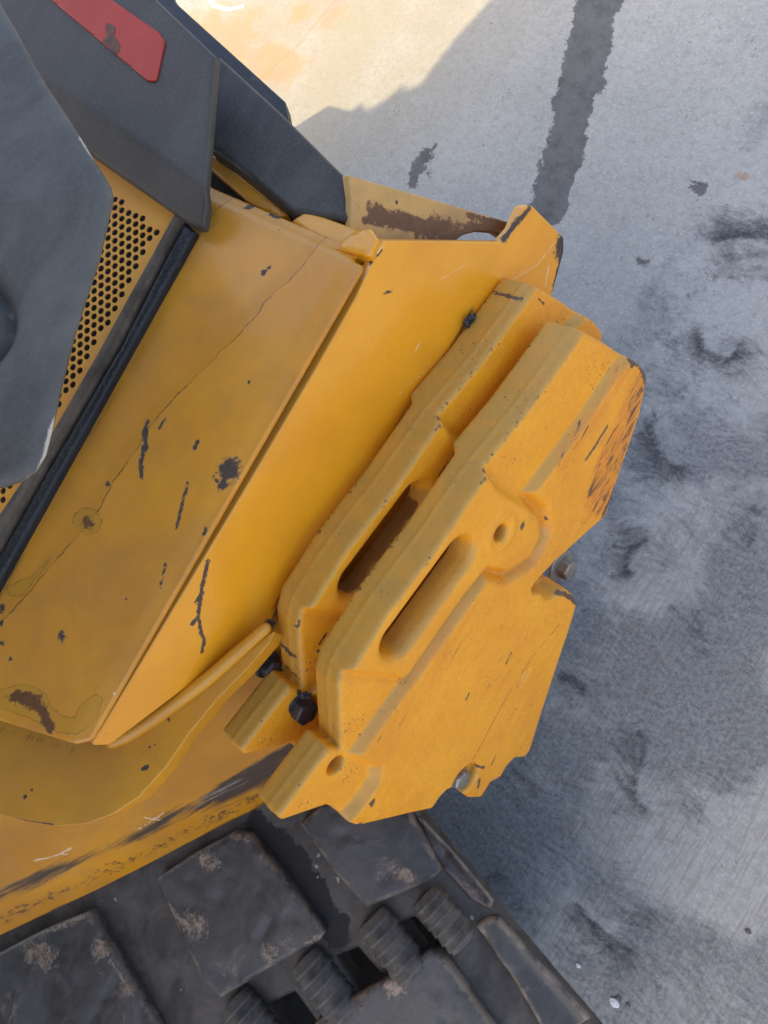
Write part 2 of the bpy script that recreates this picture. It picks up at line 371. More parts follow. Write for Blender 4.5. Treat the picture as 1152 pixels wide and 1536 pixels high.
def make_rubber(name):
    g = G(name)
    n = g.noise(10, 6, .65, dist=.8); s = g.noise(1., 5, .65, g.scale(g.warp(.06, 8), (14, 45, 20), (0, 0, .6)))
    col = g.mix(g.step(n, .3, .7), (.026, .0235, .021), (.066, .060, .054)); col = g.mix(g.mul(g.step(s, .5, .75), .5), col, (.085, .080, .074))
    # clay and dust caught on edges and in patches
    e = g.attr('edge'); dd = g.step(g.add(g.mul(e, .34), g.noise(20, 7, .80)), .68, .84); col = g.mix(g.mul(dd, .6), col, (.22, .165, .115))
    pt = g.mul(g.step(g.noise(9, 6, .75, dist=.6), .56, .66), .8); col = g.mix(pt, col, g.mix(g.noise(120, 3), (.10, .07, .05), (.24, .17, .115)))
    p2 = g.step(g.add(g.attr('patch'), g.mul(g.sub(g.noise(55, 7, .82), .5), 1.7)), .50, .62); pt = g.mx(pt, g.mul(p2, .9)); col = g.mix(g.mul(p2, .85), col, g.mix(g.step(g.noise(70, 6, .8), .38, .62), (.045, .034, .027), (.30, .215, .145)))
    hv = g.warp(.05, 5); hs = g.noise(1., 2, .5, g.scale(hv, (6, 160, 6), (0, 0, -.7))); hm = g.mul(g.step(hs, .70, .76), g.step(g.noise(6, 2), .5, .6)); col = g.mix(g.mul(hm, .5), col, (.25, .22, .19))
    nb = g.bump(g.noise(55, 6, .7), .35, .004); nb = g.bump(g.add(g.mul(pt, .8), hm), .3, .003, nb)
    return g.done(col, g.step(n, .3, .7, .42, .62), .5, nb)
def make_belt(name):
    g = G(name); n = g.noise(12, 6, .7, dist=.5); col = g.mix(g.step(n, .3, .7), (.022, .018, .014), (.085, .070, .055))
    wet = g.step(g.add(g.attr('wet'), g.mul(g.sub(g.noise(30, 4, .7), .5), .9)), .45, .55); col = g.mix(wet, col, (.006, .005, .004))
    fl = g.math('LESS_THAN', g.voro(38, g.warp(.02, 50)), g.step(g.noise(8, 3), .5, .7, 0., .2)); col = g.mix(g.mul(fl, .7), col, (.30, .27, .23))
    nb = g.bump(g.noise(60, 6, .7), .4, .004)
    return g.done(col, g.mix(wet, (.62,)*3, (.75,)*3), .5, nb)

M_panel = make_yellow('panel_yellow', dust=.16, lines=True, base=(.64, .252, .010), base2=(.54, .198, .008), dirty=.24, rough=.34, coat=.15)
M_plate = make_yellow('plate_yellow', dust=.30, rough=.30, coat=.25)
M_skirt = make_yellow('skirt_shaded_yellow', dust=.0, base=(.56, .232, .006), base2=(.45, .175, .006), rough=.42, dirty=.25, spec=.25, grot=math.radians(-32))  # paint darkened overall to stand in for shade under the flange
M_frame = make_yellow('frame_yellow', dust=.16, dirty=.15, base=(.60, .262, .010), base2=(.53, .215, .009), rough=.38)
M_dusty = make_yellow('dusty_yellow', dust=.75, base=(.54, .30, .085), base2=(.44, .24, .08), rough=.5, dirty=.5)
M_grille = make_yellow('grille_yellow', dust=.0, base=(.80, .36, .03), base2=(.76, .31, .025), rough=.45)
M_cast = make_cast('cast_yellow')
M_hood = make_plastic('hood_grey', (.052, .047, .040), (.070, .064, .056), .44)
M_hood2 = make_plastic('hood_charcoal', (.032, .028, .024), (.058, .052, .045), .38, smear=.45)
M_guard = make_plastic('guard_grey', (.080, .075, .066), (.122, .115, .103), .46, wear=1, dusty=.5, smear=.30)
M_black = make_simple('black_plastic', (.010, .011, .013), (.022, .023, .026), .42, 40)
M_seal = make_plastic('rubber_seal', (.010, .011, .013), (.020, .021, .023), .36, wear=0, dusty=.6)
M_sealdirt = make_simple('dirty_rubber', (.045, .032, .022), (.13, .095, .062), .85, 22, bump=.6)
M_red = make_plastic('red_reflector', (.40, .036, .020), (.46, .050, .030), .38, dusty=.25, smear=.05)
M_scab = make_simple('peeled_brown', (.10, .05, .035), (.19, .10, .065), .8, 60, bump=.8)
M_dark = make_simple('gap_dark', (.012, .011, .010), (.03, .026, .022), .8, 25)  # near-black in place of shade inside gaps and openings
M_steel = make_simple('worn_steel', (.20, .18, .155), (.34, .31, .27), .42, 45, metal=.6)
M_bolt = make_simple('black_bolt', (.016, .013, .013), (.05, .040, .036), .40, 45, bump=.5)
M_clod = make_simple('tar_crumb', (.010, .011, .013), (.045, .047, .052), .38, 90, bump=.6)
M_rub = make_rubber('track_rubber'); M_belt = make_belt('track_belt')
M_rib = make_simple('ribbed_rubber', (.030, .026, .022), (.10, .086, .070), .66, 30, bump=.5)
M_blocker = make_simple('blocker_grey', (.30, .29, .27), (.36, .35, .33), .8, 4)
M_stone = make_simple('pale_stone', (.40, .39, .37), (.60, .58, .55), .8, 60)
M_stone2 = make_simple('dark_stone', (.05, .05, .05), (.14, .13, .12), .8, 60)

# ------------------------------------------------------------------ ground
GP = Plane((0, 0, 0), (0, 0, 1), (1, 0, 0))
def gpts(pts): return np.array([GP.hit(x, y)[:2] for x, y in pts])
def make_ground():
    ax = np.concatenate([[-120, -40, -15, -8, -6], np.arange(-4.6, 1.0, .011), [1.5, 3, 8, 20, 60, 120]])
    ay = np.concatenate([[-120, -40, -15, -8, -4], np.arange(-1.9, 3.4, .011), [4, 5, 8, 20, 60, 120]])
    X, Y = np.meshgrid(ax, ay, indexing='ij'); nx, ny = X.shape
    P = np.stack([X.ravel(), Y.ravel()], 1); V = np.column_stack([P, np.zeros(len(P))])
    I = np.arange(nx*ny).reshape(nx, ny); Q = np.stack([I[:-1, :-1], I[1:, :-1], I[1:, 1:], I[:-1, 1:]], -1).reshape(-1, 4)
    me = mesh_vq('ground', V, Q)
    wet = sdf_poly(P, gpts([(868, -60), (862, 0), (852, 55), (842, 110), (832, 160), (820, 215), (808, 268), (795, 300), (770, 340), (800, 360), (846, 332), (852, 300), (868, 255), (882, 205), (884, 170), (903, 130), (915, 80), (925, 30), (945, -60)]))
    for poly in ([(655, 215), (632, 225), (617, 250), (612, 285), (625, 280), (640, 250)], [(641, 254), (650, 256), (645, 270), (635, 265)], [(1036, 268), (1060, 275), (1062, 290), (1045, 288), (1034, 282)], [(955, 385), (975, 388), (970, 398), (958, 396)]):
        wet = np.minimum(wet, sdf_poly(P, gpts(poly)))
    setattr_f(me, 'wet', np.clip(-wet*20, -3, 3))
    sm = np.zeros(len(P)); 
    W_ = P+(np.stack([fbm(P, 6, 3, 11), fbm(P, 6, 3, 21)], 1)-.5)*.10
    def blob(px, py, rx, ry, ang, a):
        c = gpts([(px, py)])[0]; e = gpts([(px+math.cos(ang)*40, py+math.sin(ang)*40)])[0]-c; s_ = np.linalg.norm(e)/40; e /= np.linalg.norm(e); f = np.array([-e[1], e[0]])
        q = W_-c; return a*np.exp(-((q@e/(rx*s_))**2+(q@f/(ry*s_))**2))
    for b in [(1085, 530, 70, 45, .2, .55), (1115, 350, 70, 22, .1, .9), (1110, 390, 70, 45, .1, .55), (1150, 180, 40, 70, .3, .45), (1010, 670, 50, 60, .4, .6), (960, 850, 60, 50, -.3, .65),
              (1110, 770, 60, 60, .2, .5), (1080, 640, 90, 35, .3, .4), (870, 990, 90, 55, .6, .75), (960, 1120, 100, 45, .9, .65), (1010, 1200, 60, 40, .6, .5), (850, 1180, 100, 45, .75, .70), (900, 1320, 110, 50, .85, .75),
              (960, 1380, 70, 35, .7, .5), (790, 1230, 120, 70, .75, .95), (700, 1260, 130, 100, .7, 1.0), (760, 1330, 100, 70, .8, .9), (890, 1050, 80, 60, .6, .8), (830, 1140, 90, 60, .7, .85), (1090, 340, 60, 40, .1, .6), (1080, 920, 60, 60, .5, .45), (1130, 880, 60, 60, .5, .4), (930, 760, 60, 40, .2, .55), (1040, 800, 60, 40, .4, .4), (820, 1080, 60, 50, .6, .6), (1000, 960, 70, 40, .5, .45), (1120, 1130, 60, 40, .3, .25)]:  # the strongest blobs darken the concrete beside the track
        sm = np.maximum(sm, blob(*b)) + .12*np.minimum(sm, blob(*b))
    def crescent(line, a, s1=.085, s0=.010):
        L = round_line(gpts(line)); d = d_line(W_*.4+P*.6, L, True); ln = d_line(P, [L[0], L[-1]]); 
        e = np.where(d > 0, np.exp(-d/s1), np.exp(-(d/s0)**2)); endd = d_line(P, L); ok = np.exp(-(np.clip(endd-s1*1.6, 0, None)/.03)**2)
        t = np.zeros(len(P)); seg = np.linspace(0, 1, len(L)); best = np.full(len(P), 1e9)
        for i in range(len(L)): 
            dd = ((P-L[i])**2).sum(1); m = dd < best; best = np.where(m, dd, best); t = np.where(m, seg[i], t)
        return a*e*ok*np.clip(np.sin(np.pi*np.clip(t, .02, .98))*1.5, 0, 1)
    def round_line(L):
        for _ in range(2): L = np.concatenate([[L[0]], np.concatenate([np.stack([L[:-1]*.75+L[1:]*.25, L[:-1]*.25+L[1:]*.75], 1).reshape(-1, 2)]), [L[-1]]])
        return L
    cr = np.zeros(len(P))
    for l, a in [([(1110, 500), (1102, 525), (1085, 545), (1050, 530), (1043, 505), (1050, 475)], .9), ([(1060, 362), (1110, 352), (1160, 366)], .9), ([(1055, 392), (1110, 386), (1160, 392)], .6), ([(1050, 418), (1110, 412), (1160, 420)], .5), ([(1040, 697), (1010, 705), (985, 690), (974, 650), (985, 612)], .85),
                 ([(952, 870), (934, 862), (937, 842), (952, 820), (988, 804)], .95), ([(1120, 830), (1133, 790), (1126, 750)], .6), ([(1062, 995), (1050, 950), (1044, 900)], .6), ([(985, 1228), (958, 1200), (955, 1172), (966, 1120), (955, 1075)], .8), ([(885, 1040), (860, 1020), (832, 1010)], .8),
                 ([(965, 1445), (905, 1405), (852, 1345)], .9), ([(1002, 1392), (970, 1368), (922, 1378)], .6), ([(812, 1195), (785, 1170), (778, 1140)], .6), ([(1150, 885), (1110, 892), (1090, 915)], .5), ([(1095, 1195), (1070, 1186), (1060, 1170)], .5), ([(1030, 560), (1010, 590), (985, 580)], .5), ([(760, 1300), (720, 1330), (700, 1310)], .7)]:
        cr = np.maximum(cr, crescent(l, a*.85))
    q_ = (P-gpts([(960, 980)])[0]); reg_ = np.exp(-((q_@_n((1., .35))/.75)**2+(q_@_n((-.35, 1.))/1.05)**2)**1.5); fb = fbm(W_*np.array([1, 1]), 3.6, 4, 41); sm = np.maximum(sm, 1.0*reg_*sst(fb, .38, .66)); sm = np.clip(sm+.22*reg_*sst(fbm(W_, 7, 3, 47), .4, .7), 0, 1)
    setattr_f(me, 'scuff_dark', np.clip(sm, 0, 1)); setattr_f(me, 'arc', cr)
    cl = np.zeros(len(P))
    for c in [(420, 90, 60, 35, .5, .9), (395, 30, 90, 30, .2, .6), (500, 20, 40, 40, 0, .5), (330, 60, 90, 60, .3, .8), (455, 15, 30, 30, 0, .7)]: cl = np.maximum(cl, blob(*c))
    setattr_f(me, 'clay', cl); qc = gpts([(470, 60)])[0]; setattr_f(me, 'sunlit_tint', np.exp(-(((P-qc)@_n((.47, .88))/1.3)**2+((P-qc)@_n((.88, -.47))/.62)**2)**1.5))  # wide tan tint tones down and warms the concrete where sun falls
    st = np.zeros(len(P))
    for c in [(1123, 264, 13, 11, 0, 1.), (955, 365, 8, 6, 0, .5), (985, 985, 22, 13, .3, .6), (940, 945, 22, 18, .3, .6), (1035, 330, 8, 5, 0, .6), (965, 1035, 8, 8, .2, .9), (1085, 1135, 18, 10, 0, .5), (920, 790, 18, 30, .9, .4), (1010, 1140, 12, 8, 0, .4), (985, 400, 6, 10, 0, .5)]: st = np.maximum(st, blob(*c))
    setattr_f(me, 'ochre', st)
    ck = np.minimum(d_line(P, gpts([(260, 200), (330, 175), (400, 110), (440, 75), (520, -20)]), True), 9); setattr_f(me, 'sd', ck*1000)
    wl = d_line(P, gpts([(315, 0), (322, 10), (345, 14), (365, 9)])); setattr_f(me, 'chalk', np.clip(1-wl/.012, 0, 1))
    # brush-finished part of the slab (towards the lower right)
    br = sst(P@_n((1., -.45)), -.55, -.15); setattr_f(me, 'brush', br)
    g = G('concrete')
    base = g.mix(g.step(g.noise(3.2, 5, .6), .3, .7), (.240, .240, .222), (.290, .288, .266))
    base = g.mix(g.mul(g.step(g.noise(42, 6, .78), .40, .66), .48), base, (.165, .160, .148))
    base = g.mix(g.mul(g.step(g.noise(120, 4, .75), .50, .68), .50), base, (.42, .412, .385))
    base = g.mix(g.mul(g.step(g.noise(34, 4, .7, g.scale(g.obj, (1, 1, 1))), .58, .72), .5), base, (.165, .130, .100))
    pit = g.mul(g.math('LESS_THAN', g.voro(62, g.warp(.02, 40)), g.step(g.noise(9, 3), .46, .72, 0., .24)), .5); base = g.mix(pit, base, (.085, .075, .065))
    brn = g.noise(1., 4, .65, g.scale(g.warp(.02, 6), (150, 7, 1), (0, 0, .28))); bra = g.attr('brush')
    base = g.mix(g.mul(g.mul(g.step(brn, .45, .68), bra), .60), base, (.175, .145, .112))
    # tint painted over the sunlit slab, then clay and stains
    base = g.mix(g.mul(g.attr('sunlit_tint'), g.step(g.noise(6, 6, .7), .2, .65, .2, .8)), base, (.225, .198, .135))
    base = g.mix(g.mul(g.step(g.add(g.attr('clay'), g.mul(g.sub(g.noise(8, 6, .7), .5), 1.4)), .38, .75), .60), base, (.33, .175, .075))
    gp_ = g.mul(g.attr('clay'), g.step(g.noise(7, 4, .6, dist=1.), .50, .66)); base = g.mix(g.mul(gp_, .7), base, (.20, .185, .16))
    base = g.mix(g.mul(g.step(g.add(g.attr('ochre'), g.mul(g.sub(g.noise(40, 5, .7), .5), 1.)), .3, .8), .6), base, (.25, .145, .08))
    # rubber scuffs, swirled, and the broad dark patch beside the track
    sv = g.warp(.12, 5.); s1 = g.noise(26, 6, .68, sv, dist=.6); s2 = g.noise(1., 5, .7, g.scale(g.warp(.25, 4.), (16, 70, 1), (0, 0, .9)))
    tone = g.add(g.mul(g.sub(s1, .5), 1.2), g.mul(g.sub(s2, .5), 1.0)); f = g.step(g.add(g.attr('scuff_dark'), tone), .10, .92)
    f = g.mul(f, g.step(g.attr('scuff_dark'), .02, .30)); fine = g.step(g.noise(95, 5, .8), .36, .66, .45, 1.); base = g.mix(g.mul(g.mul(f, fine), .88), base, g.mix(g.step(s2, .35, .7), (.100, .104, .108), (.050, .053, .060)))
    fa = g.step(g.add(g.attr('arc'), g.mul(g.add(tone, g.sub(g.noise(110, 4, .75), .5)), .55)), .16, 1.0); base = g.mix(g.mul(fa, g.step(g.attr('arc'), .02, .2)), base, (.018, .019, .023))
    # the dark wet run
    w = g.step(g.add(g.attr('wet'), g.add(g.mul(g.sub(g.noise(34, 6, .78), .5), 1.5), g.mul(g.sub(g.noise(11, 3), .5), 1.3))), -.05, .05); base = g.mix(g.mul(w, g.step(g.noise(18, 5, .7), .25, .6, .99, .80)), base, g.mix(g.noise(60, 4, .7), (.034, .032, .031), (.066, .062, .059)))
    crk = g.math('LESS_THAN', g.math('ABSOLUTE', g.add(g.attr('sd'), g.mul(g.sub(g.noise(25, 3), .5), 14.))), 2.4); base = g.mix(g.mul(crk, .6), base, (.30, .14, .06))
    base = g.mix(g.step(g.attr('chalk'), .3, .6), base, (.70, .69, .66))
    nb = g.bump(g.noise(90, 5, .7), .32, .003); nb = g.bump(g.mul(brn, bra), .25, .004, nb); nb = g.bump(g.mul(pit, -1.), .5, .004, nb)
    m = g.done(base, g.mix(w, (.85,)*3, (.6,)*3), .35, nb)
    o = link('ground', me, Matrix.Identity(4), None, m); o['kind'] = 'structure'; return o
make_ground()

# ------------------------------------------------------------------ unseen slabs added overhead and behind to shade the place and steer skylight
def make_shade_blocker():
    ZR = 2.75
    def on_blocker_top(px, py):
        g_ = GP.hit(px, py); q = g_-SUN_DIR*(ZR/math.sin(SUN_EL)); return (q[0], q[1])
    ed = [on_blocker_top(*p) for p in [(475, 215), (492, 190), (515, 172), (543, 155), (550, 166), (575, 152), (611, 123), (606, 136), (640, 124), (660, 95), (685, 62), (712, 30), (745, -5), (800, -70)]]
    lo = np.array(ed[0]); d = _n(np.array(ed[-1])-np.array(ed[4])); hi = np.array(ed[-1])
    out = [tuple(lo-d*.25), ]+ed+[(hi[0]+1.0, hi[1]+.25), (-.45, .75), (-.22, -.6), (-.22, -4.2), (-4.6, -4.2), (-4.6, lo[1]-.9)]
    rt = root('added_shade_blocker', (-2., -3., 0), 'unseen grey slabs overhead and behind, added to shade the machine', 'shade_blocker')
    sheet('blocker_top', Plane((0, 0, ZR), UP0, (1, 0, 0)), out, M_blocker, thick=.06, bevel=0, grid=.5, uvspace=True, parent=rt)
    sheet('blocker_back', Plane((0, -4.0, 0), (0, 1, 0), (1, 0, 0)), [(-4.6, -0.), (-.3, 0), (-.3, -2.68), (-4.6, -2.68)] if Plane((0, -4., 0), (0, 1, 0), (1, 0, 0)).v[2] < 0 else [(-4.6, 0), (-.3, 0), (-.3, 2.68), (-4.6, 2.68)], M_blocker, thick=.1, bevel=0, grid=.5, uvspace=True, parent=rt)
UP0 = np.array([0, 0, 1.])
make_shade_blocker()

# ------------------------------------------------------------------ planes of the machine
NW = _n((math.cos(math.radians(15)), 0, math.sin(math.radians(15))))     # the weights' faces lean back by 15 degrees
PF = Plane(at_depth(750, 850, 1.25), NW)            # front face of the outer weight
T_W = .085; PITCH = .105
PP = PF.off(-(PITCH+T_W+.014))                      # rear plate behind the weights
def depth_on(pl, px, py):
    r = ray(px, py); return np.dot(pl.p-CAM, pl.n)/np.dot(r, pl.n)
UP = np.array([0, 0, 1.]); RX = np.array([1., 0, 0]); AY = np.array([0, 1., 0])
PN = Plane(at_depth(340, 760, depth_on(PP, 340, 760)-.022), UP+.15*RX)   # engine side panel (lid)
LOADER = root('track_loader', (float(PN.p[0]), float(PN.p[1]), 0), 'yellow and black compact track loader with scratched panels and a black rubber track', 'loader')

# ------------------------------------------------------------------ marks (stains and damage with a shape of their own)
def marks(pl, strokes=(), blobs=()):
    S_ = [(pl.uvs(l), w*depth_on(pl, *l[0])/F) for l, w in strokes]; B_ = [(pl.uvs([(b[0], b[1]), (b[0]+math.cos(b[4])*10, b[1]+math.sin(b[4])*10)]), b[2], b[3]) for b in blobs]
    def fn(V):
        r = np.zeros(len(V))
        for l, w in S_: r = np.maximum(r, np.clip(.92-.46*d_line(V, l)/w, 0, .86))
        for (q, rx, ry) in B_:
            e = q[1]-q[0]; s_ = np.linalg.norm(e)/10; e = e/np.linalg.norm(e); f = np.array([-e[1], e[0]]); w = V-q[0]
            r = np.maximum(r, np.clip(.98-.50*np.sqrt((w@e/(rx*s_))**2+(w@f/(ry*s_))**2), 0, .90))
        return r
    return fn
stain = PN.uvs([(497, 322), (482, 345), (470, 378), (440, 415), (400, 450), (383, 477), (330, 530), (270, 590), (240, 620), (200, 680), (170, 722), (150, 760), (110, 810), (70, 855), (30, 905), (-30, 965)])
stain2 = PN.uvs([(345, 270), (336, 300), (318, 325), (298, 345), (280, 350)])
pud1 = PN.uvs([(-40, 1042), (0, 1034), (35, 1025), (52, 1031), (68, 1040), (78, 1062), (95, 1074), (112, 1078), (122, 1055), (142, 1042), (153, 1047), (145, 1072), (130, 1092), (112, 1103), (90, 1098), (70, 1090), (40, 1075), (0, 1062), (-40, 1055)])
pud2 = PN.uvs([(112, 770), (125, 760), (145, 766), (153, 782), (146, 797), (130, 802), (116, 794), (108, 782)])
pud3 = PN.uvs([(10, 880), (45, 865), (82, 828), (60, 860), (30, 895), (12, 892)])
def stain_sd(V):
    a = -d_line(V, stain, True)*1000; b = -d_line(V, stain2, True)*1000
    return np.where(np.abs(a) < np.abs(b), a, b)
def pud(V): return np.minimum(np.minimum(sdf_poly(V, pud1), sdf_poly(V, pud2)), sdf_poly(V, pud3))*1000
a_panel = {'sd': stain_sd, 'sdm': lambda V: np.ones(len(V)), 'pud': pud, 'pudm': lambda V: np.ones(len(V)),
    'chip': marks(PN, [([(221, 632), (217, 655), (219, 672)], 5), ([(216, 672), (211, 700), (212, 716)], 4), ([(248, 628), (240, 642)], 3), ([(283, 724), (275, 748), (268, 780), (264, 792)], 3.2), ([(248, 846), (243, 870), (239, 882)], 2.5), ([(297, 663), (292, 672)], 4), ([(358, 735), (348, 752)], 4), ([(325, 722), (318, 715), (326, 708), (338, 706)], 2.2), ([(306, 792), (304, 800)], 3), ([(372, 294), (366, 303)], 6), ([(400, 311), (411, 315)], 4.5)],
                  [(343, 704, 15, 17, .3, 0), (333, 725, 6, 12, .2, 0), (92, 955, 6, 8, .2, 0), (395, 409, 4, 5, 0, 0), (189, 899, 2.5, 2.5, 0, 0), (3, 912, 5, 6, 0, 0), (1, 935, 4, 4, 0, 0), (160, 726, 4, 4, 0, 0), (404, 402, 3, 4, 0, 0), (374, 574, 3, 3, 0, 0), (16, 988, 3, 4, 0, 0), (2, 965, 4, 4, 0, 0)]),
    'rust_brown': marks(PN, [([(20, 1045), (45, 1048), (62, 1062), (70, 1080), (76, 1092)], 9)], [(42, 1050, 26, 10, .25, 0), (131, 784, 10, 10, 0, 0)]),
    'scr': marks(PN, [([(168, 1038), (169, 1043)], 3)], [])}
a_panel['grime_shade'] = lambda V: .55*np.exp(-np.clip(d_line(V, PN.uvs([(300, 350), (0, 885), (-60, 990)])), 0, 1)/.022)
EDGE_ROLL = .012
def make_panel():
    top = PN.uvs([(300, 262), (540, 368)]); 
    def hf(u, v):
        V = np.stack([u, v], 1); d = d_line(V, top); right = d_line(V, PN.uvs([(545, 385), (128, 1118)]))
        return -.02*sst(.05-d, 0, .05)**2+.0015*np.sin(u*9)*np.sin(v*11)-.004*sst(.03-right, 0, .03)
    sheet('side_panel', PN, [(300, 262, 0), (309, 270, 3), (545, 369, 4), (551, 376, 3), (536, 373, 4), (527, 377, 4), (528, 385, 4), (541, 392, 6), (540, 405, 6), (133, 1112, 16), (112, 1117, 10), (0, 1082, 2), (-90, 1054, 0), (-90, 1010, 0), (0, 850, 0), (284, 340, 0)], M_panel, thick=.007, bevel=.005, corner=4, grid=.0042, hfun=hf, attrs=a_panel, parent=LOADER)
make_panel()

# rear plate behind the weights
a_plate = {'chip': marks(PP, [([(312, 842), (306, 868), (300, 900), (297, 925), (289, 936)], 4.2), ([(298, 925), (301, 945), (306, 962), (303, 978)], 3.6), ([(303, 880), (293, 905)], 2.2), ([(795, 312), (770, 340), (756, 360)], 5), ([(844, 372), (830, 440)], 5), ([(574, 374), (562, 388), (556, 397)], 2.), ([(588, 436), (575, 440)], 2)], [(840, 366, 6, 12, .2, 0), (404, 936, 9, 6, .4, 0)]),
           'scr': marks(PP, [([(845, 345), (820, 380), (805, 398), (760, 425)], 2.), ([(700, 395), (660, 420)], 1.5), ([(823, 400), (818, 430)], 2.5), ([(640, 500), (620, 530)], 1.4), ([(615, 428), (618, 412)], 1.4), ([(578, 364), (560, 390), (545, 420)], 1.8), ([(600, 590), (680, 520)], 1.2)], []),
           'grime_shade': lambda V: .62*np.exp(-np.clip(d_line(V, PP.uvs([(708, 470), (640, 580), (520, 760), (430, 880), (405, 950)]))-.004, 0, 1)/.016),  # darkening along the weights' edge stands in for soft contact shade
           'rust_brown': marks(PP, [([(845, 355), (846, 378), (832, 440)], 7)], [])}
sheet('rear_plate', PP, [(574, 361, 3), (752, 363, 5), (768, 345, 6), (783, 312, 5), (798, 308, 6), (846, 356, 8), (846, 378, 4), (815, 490), (700, 640), (560, 860), (480, 1000), (404, 1000), (400, 940), (165, 1118), (136, 1119), (238, 950), (363, 742), (474, 553), (533, 448)], M_plate, thick=.016, bevel=.003, corner=5, grid=.0038, attrs=a_plate, parent=LOADER)

# near-black filler for the unseen body, put below the lids so gaps look shaded
PB = PN.off(-.075)
sheet('dark_filler', PB, [(-520, 850), (-420, -60), (60, 60), (300, 195), (440, 300), (548, 352), (572, 372), (436, 640), (216, 1010), (130, 1090), (-520, 1000)], M_dark, thick=.35, bevel=.004, grid=.06, parent=LOADER)

# flange at the foot of the plate, with its rounded edge
PFL = Plane(at_depth(290, 1030, depth_on(PP, 290, 1030)+.002), UP+.05*RX+.12*AY)
a_fl = {'chip': marks(PFL, [([(210, 1155), (222, 1150)], 3), ([(0, 1222), (40, 1232), (80, 1237)], 1.5), ([(256, 1085), (250, 1072)], 1.4), ([(240, 1112), (215, 1128)], 1.2), ([(275, 1082), (280, 1092)], 1.2), ([(172, 1100), (150, 1104)], 3)], [(47, 1185, 3, 3, 0, 0), (37, 1196, 3, 4, 0, 0), (219, 1152, 5, 3, 0, 0)]),
        'grime_shade': lambda V: .45*np.exp(-np.clip(d_line(V, PFL.uvs([(-60, 1075), (110, 1125), (180, 1125)])), 0, 1)/.02)+.35*np.exp(-d_line(V, PFL.uvs([(405, 930), (395, 960)]))/.02)}
sheet('curved_flange', PFL, [(-90, 1200), (-40, 1205), (0, 1221), (40, 1232), (85, 1239), (128, 1236), (168, 1222), (208, 1196), (248, 1152), (284, 1100), (328, 1046), (372, 1002), (406, 962), (412, 946), (404, 950), (345, 1000), (165, 1112), (0, 1040), (-90, 1015)], M_frame, thick=.034, bevel=.002, corner=6, grid=.005, attrs=a_fl, parent=LOADER)
def tube(name, pts, rad, mat, parent, seg=16, sub=6, cap=True, label=None):
    P = np.array(pts, float); R = np.array(rad if hasattr(rad, '__len__') else [rad]*len(P), float)
    tt = np.linspace(0, 1, len(P)); t2 = np.linspace(0, 1, (len(P)-1)*sub+1)
    C = np.stack([np.interp(t2, tt, P[:, i]) for i in range(3)], 1); r = np.interp(t2, tt, R)
    for _ in range(3): C[1:-1] = (C[:-2]+2*C[1:-1]+C[2:])/4
    d0 = _n(C[1]-C[0]); d1 = _n(C[-1]-C[-2]); cs = []; rs = []
    for k in (0, .3, .6, .87): cs.append(C[0]-d0*r[0]*math.cos(math.asin(k)) if k else C[0]-d0*r[0]); rs.append(max(k, .02)*r[0])
    cs += list(C); rs += list(r)
    for k in (.87, .6, .3, 0): cs.append(C[-1]+d1*r[-1]*math.cos(math.asin(k))); rs.append(max(k, .02)*r[-1])
    cs = np.array(cs); T = np.gradient(cs, axis=0); T /= np.linalg.norm(T, axis=1, keepdims=True); ref = np.array([.3, .2, .93]); V = []
    for c, t, q in zip(cs, T, rs):
        x = _n(np.cross(t, ref)); y = np.cross(t, x)
        for j in range(seg): a = 2*math.pi*j/seg; V.append(c+q*(x*math.cos(a)+y*math.sin(a)))
    n = len(cs); Q = np.array([[i*seg+j, i*seg+(j+1) % seg, (i+1)*seg+(j+1) % seg, (i+1)*seg+j] for i in range(n-1) for j in range(seg)])
    o0 = cs.mean(0); me = mesh_vq(name, np.array(V)-o0, Q); return link(name, me, Matrix.Translation(Vector(o0)), parent, mat, label)
tl = [(168, 1113), (190, 1103), (230, 1078), (270, 1050), (310, 1020), (350, 985), (398, 943)]
tube('corner_rod', [PFL.off(.006).hit(*p) for p in tl], [.010, .0125, .0125, .0115, .011, .0105, .009], M_frame, LOADER)

# lower body skirt rolling down to the track
_a, _b, _c = at_depth(0, 1290, 1.37), at_depth(470, 1090, 1.455), at_depth(390, 960, 1.385)
_nn = np.cross(_b-_a, _c-_a); PS = Plane(_b, _nn if np.dot(_nn, CAM-_b) > 0 else -_nn)
print('skirt normal', PS.n)
fold = PS.uvs([(-120, 1330), (60, 1255), (280, 1150), (460, 1080)])
def skirt_h(u, v):
    d = -d_line(np.stack([u, v], 1), fold, True); s_ = np.clip(d, 0, None); up_ = np.clip(-d, 0, None)
    return -s_**2/.55-.2*up_**2
sgn = -d_line(PS.uvs([(200, 1300)]), fold, True)[0]
if sgn < 0: fold = fold[::-1]
sk_b = PS.uvs([(-100, 1452), (0, 1405), (200, 1312), (350, 1236), (470, 1170)])
def sk_grime(V):
    d = d_line(V, sk_b); f = fbm(V, 9, 4, 31); pos = sst(V@_n(sk_b[-1]-sk_b[0]), *sorted([float(sk_b[2]@_n(sk_b[-1]-sk_b[0])), float(sk_b[-1]@_n(sk_b[-1]-sk_b[0]))]))
    return np.clip(.80*np.exp(-((d-.066)/.028)**2)*(.25+1.1*f)+.85*pos*np.exp(-((d-.05)/.045)**2)+.35*np.exp(-(d/.014)**2), 0, .9)
